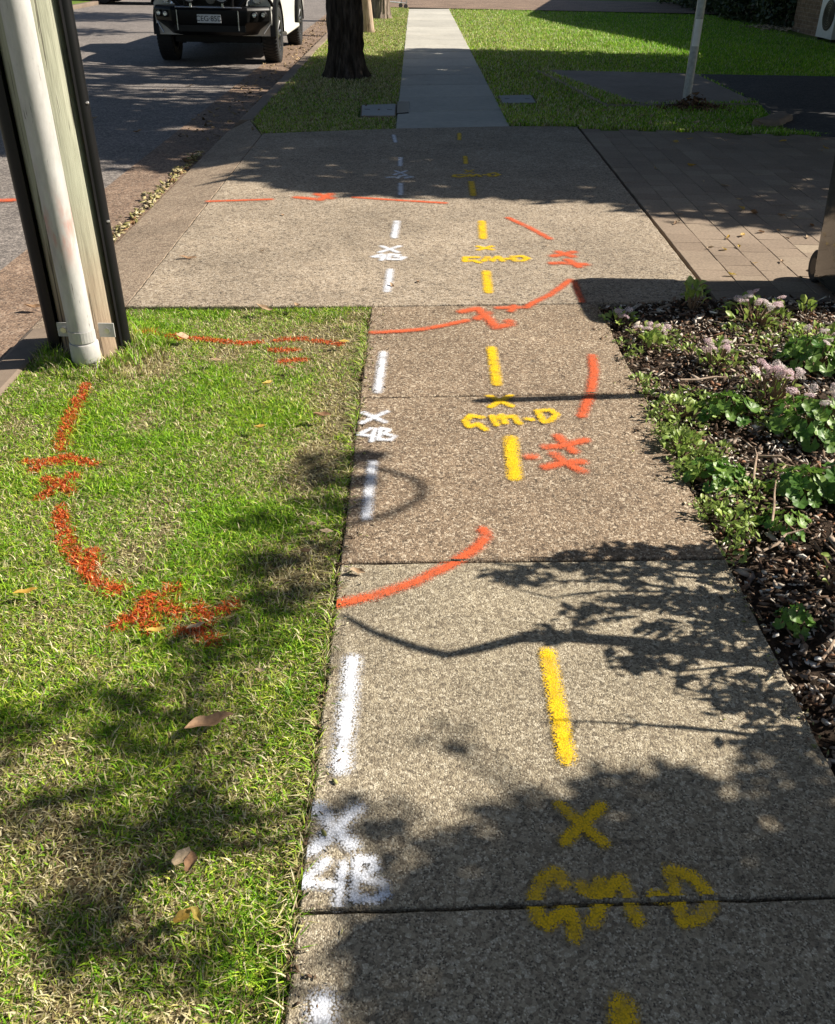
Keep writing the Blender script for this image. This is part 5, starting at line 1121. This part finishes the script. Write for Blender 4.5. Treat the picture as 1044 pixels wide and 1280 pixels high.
# ------------------------------------------------------------------ shopping trolley on the far verge
def trolley():
    e = empty('shopping_trolley', (-.70,31.45,0), .4); tag(e, 'metal shopping trolley left beside the far end of the path', 'trolley')
    m = MB()
    for z_, w, l0, l1 in ((.45,.22,-.42,.42),(.70,.25,-.45,.44),(.98,.28,-.48,.45)):
        m.tube([(-l0*0+l0,-w,z_),(l1,-w,z_),(l1,w,z_),(l0,w,z_),(l0,-w,z_)], .006, 6)
    for k in range(15):
        t = k/14; m.tube([(-.42+.84*t,-.22,.45),(-.48+.93*t,-.28,.98)], .0035, 5).tube([(-.42+.84*t,.22,.45),(-.48+.93*t,.28,.98)], .0035, 5).tube([(-.42+.84*t,-.22,.45),(-.42+.84*t,.22,.45)], .0035, 5)
    for k in range(9):
        t = -1+2*k/8; m.tube([(-.42,.22*t,.45),(-.48,.28*t,.98)], .0035, 5).tube([(.42,.22*t,.45),(.45,.28*t,.98)], .0035, 5)
    m.build('basket', M['steel'], e, True)
    MB().tube([(.42,-.2,.14),(-.40,-.17,.20),(-.40,.17,.20),(.42,.2,.14)], .012, 8).tube([(.42,-.2,.14),(.46,-.22,.45)], .012, 8).tube([(.42,.2,.14),(.46,.22,.45)], .012, 8).tube([(-.40,-.17,.2),(-.30,-.2,.45)], .012, 8).tube([(-.40,.17,.2),(-.30,.2,.45)], .012, 8).build('frame', M['steel'], e, True)
    MB().tube([(.45,-.28,.98),(.58,-.28,1.04),(.58,.28,1.04),(.45,.28,.98)], .014, 8).build('handle', M['dark_ink'], e, True)
    for x_, y_ in ((.40,-.2),(.40,.2),(-.38,-.17),(-.38,.17)):
        MB().lathe([(.03,-.014),(.06,-.014),(.06,.014),(.03,.014)], 'y', (x_,y_,.06), 18).tube([(x_,y_,.06),(x_+.02,y_,.17)], .012, 6).build('castor', M['rubber'], e, True)
trolley()

# ------------------------------------------------------------------ house at the top right, air conditioner, hedge
def house():
    e = empty('brick_house', (9.4,18.8,0)); tag(e, 'brown brick house at the top right corner behind the lawn', 'house')
    O = (9.4,18.8)
    def bx(x0,x1,y0,y1,z0,z1): return MB().box(x0-O[0],x1-O[0],y0-O[1],y1-O[1],z0,z1)
    bx(9.4,19,18.8,25.75,-.1,2.5).build('wall', M['brick'], e)
    bx(10.6,19,25.752,41,-.1,2.5).build('wall', M['brick'], e)
    gv = [(10.6-O[0],25.752-O[1]-6.2,2.5),(10.6-O[0],41-O[1],2.5),(10.6-O[0],29.9-O[1],4.3)]
    # gable roof, ridge running away from the path
    rp = [(8.75,18.3,2.38),(8.75,29.9,4.28),(8.75,41.6,2.38),(20,18.3,2.38),(20,29.9,4.28),(20,41.6,2.38)]
    v = [(a-O[0],b-O[1],c) for a,b,c in rp]; v += [(a,b,c+.14) for a,b,c in v]
    rf = MB().add(v, [(0,1,4,3),(1,2,5,4),(6,9,10,7),(7,10,11,8),(0,6,7,1),(1,7,8,2),(3,4,10,9),(4,5,11,10),(0,3,9,6),(2,8,11,5)]).build('roof', M['roof'], e)
    MB().add([(9.42-O[0],18.82-O[1],2.5),(9.42-O[0],29.9-O[1],4.24),(9.42-O[0],40.9-O[1],2.5),(9.52-O[0],18.82-O[1],2.5),(9.52-O[0],29.9-O[1],4.24),(9.52-O[0],40.9-O[1],2.5)], [(0,1,2),(5,4,3),(0,2,5,3)]).build('gable', M['brick'], e)
    for y0 in (19.6,):
        f = bx(9.37,9.41,y0,y0+1.5,1.0,2.1).build('window', M['ac_white'], e); bx(9.362,9.37,y0+.06,y0+1.44,1.06,2.04).build('pane', M['dark_glass'], f)
house()
def aircon():
    e = empty('air_conditioner', (9.18,22.75,.0)); tag(e, 'white outdoor air conditioner with dark round fan against the brick house', 'air conditioner')
    MB().box(-.16,.20,-.46,.46,.05,.95).build('cabinet', M['ac_white'], e, True, .02)
    fn = MB().lathe([(.30,-.012),(.30,0),(.28,.02)], 'x', (-.165,-.08,.50), 36).build('fan_grille', M['black_plastic'], e, True)
    for k in range(5): MB().lathe([(.05+.05*k,-.004),(.056+.05*k,-.004),(.056+.05*k,.004)], 'x', (-.18,-.08,.50), 32, False).build('grille_ring', M['rim'], fn)
    MB().box(-.12,.16,-.40,-.34,0,.05).box(-.12,.16,.34,.40,0,.05).build('foot', M['rubber'], e)
aircon()
e = empty('hedge', (9.6,30,0)); tag(e, 'dark dense hedge growing along the house wall at the top right', 'hedge')
bl = []
for k in range(9):
    for zz_ in (.45,1.15): bl.append((9.55+.25*math.sin(k*2.1), 26.6+k*1.35, zz_, .85-.1*(k%2), .95, .65, 900))
leaf_cloud('foliage', bl, 0, .075, M['hedge_leaf'], e, (9.6,30,0))
for k in range(9):
    mb = MB()
    for q in range(1): limb(mb, (-.1+.2*q,-3.4+k*1.35,-.05), (.2*math.sin(k*2)+.1*q,-3.4+k*1.35+.3*q,1.3), .04, .012, .1, 5, k)
    mb.build('stem', M['bark_dark'], e, True)
n = 240
xs = 9.1+rng.normal(0,.25,n); ys = 26+rng.normal(0,.5,n); L = rng.uniform(.05,.12,n)
o = chips(n, xs, ys, .02+rng.uniform(0,.03,n), L, L*.45, np.array([(.5,.42,.3)])*rng.uniform(.3,1.3,(n,1)), 'leaf_litter', .003); tag(o, 'pale dry leaves under the hedge at the corner of the house', 'leaf litter', kind='stuff')
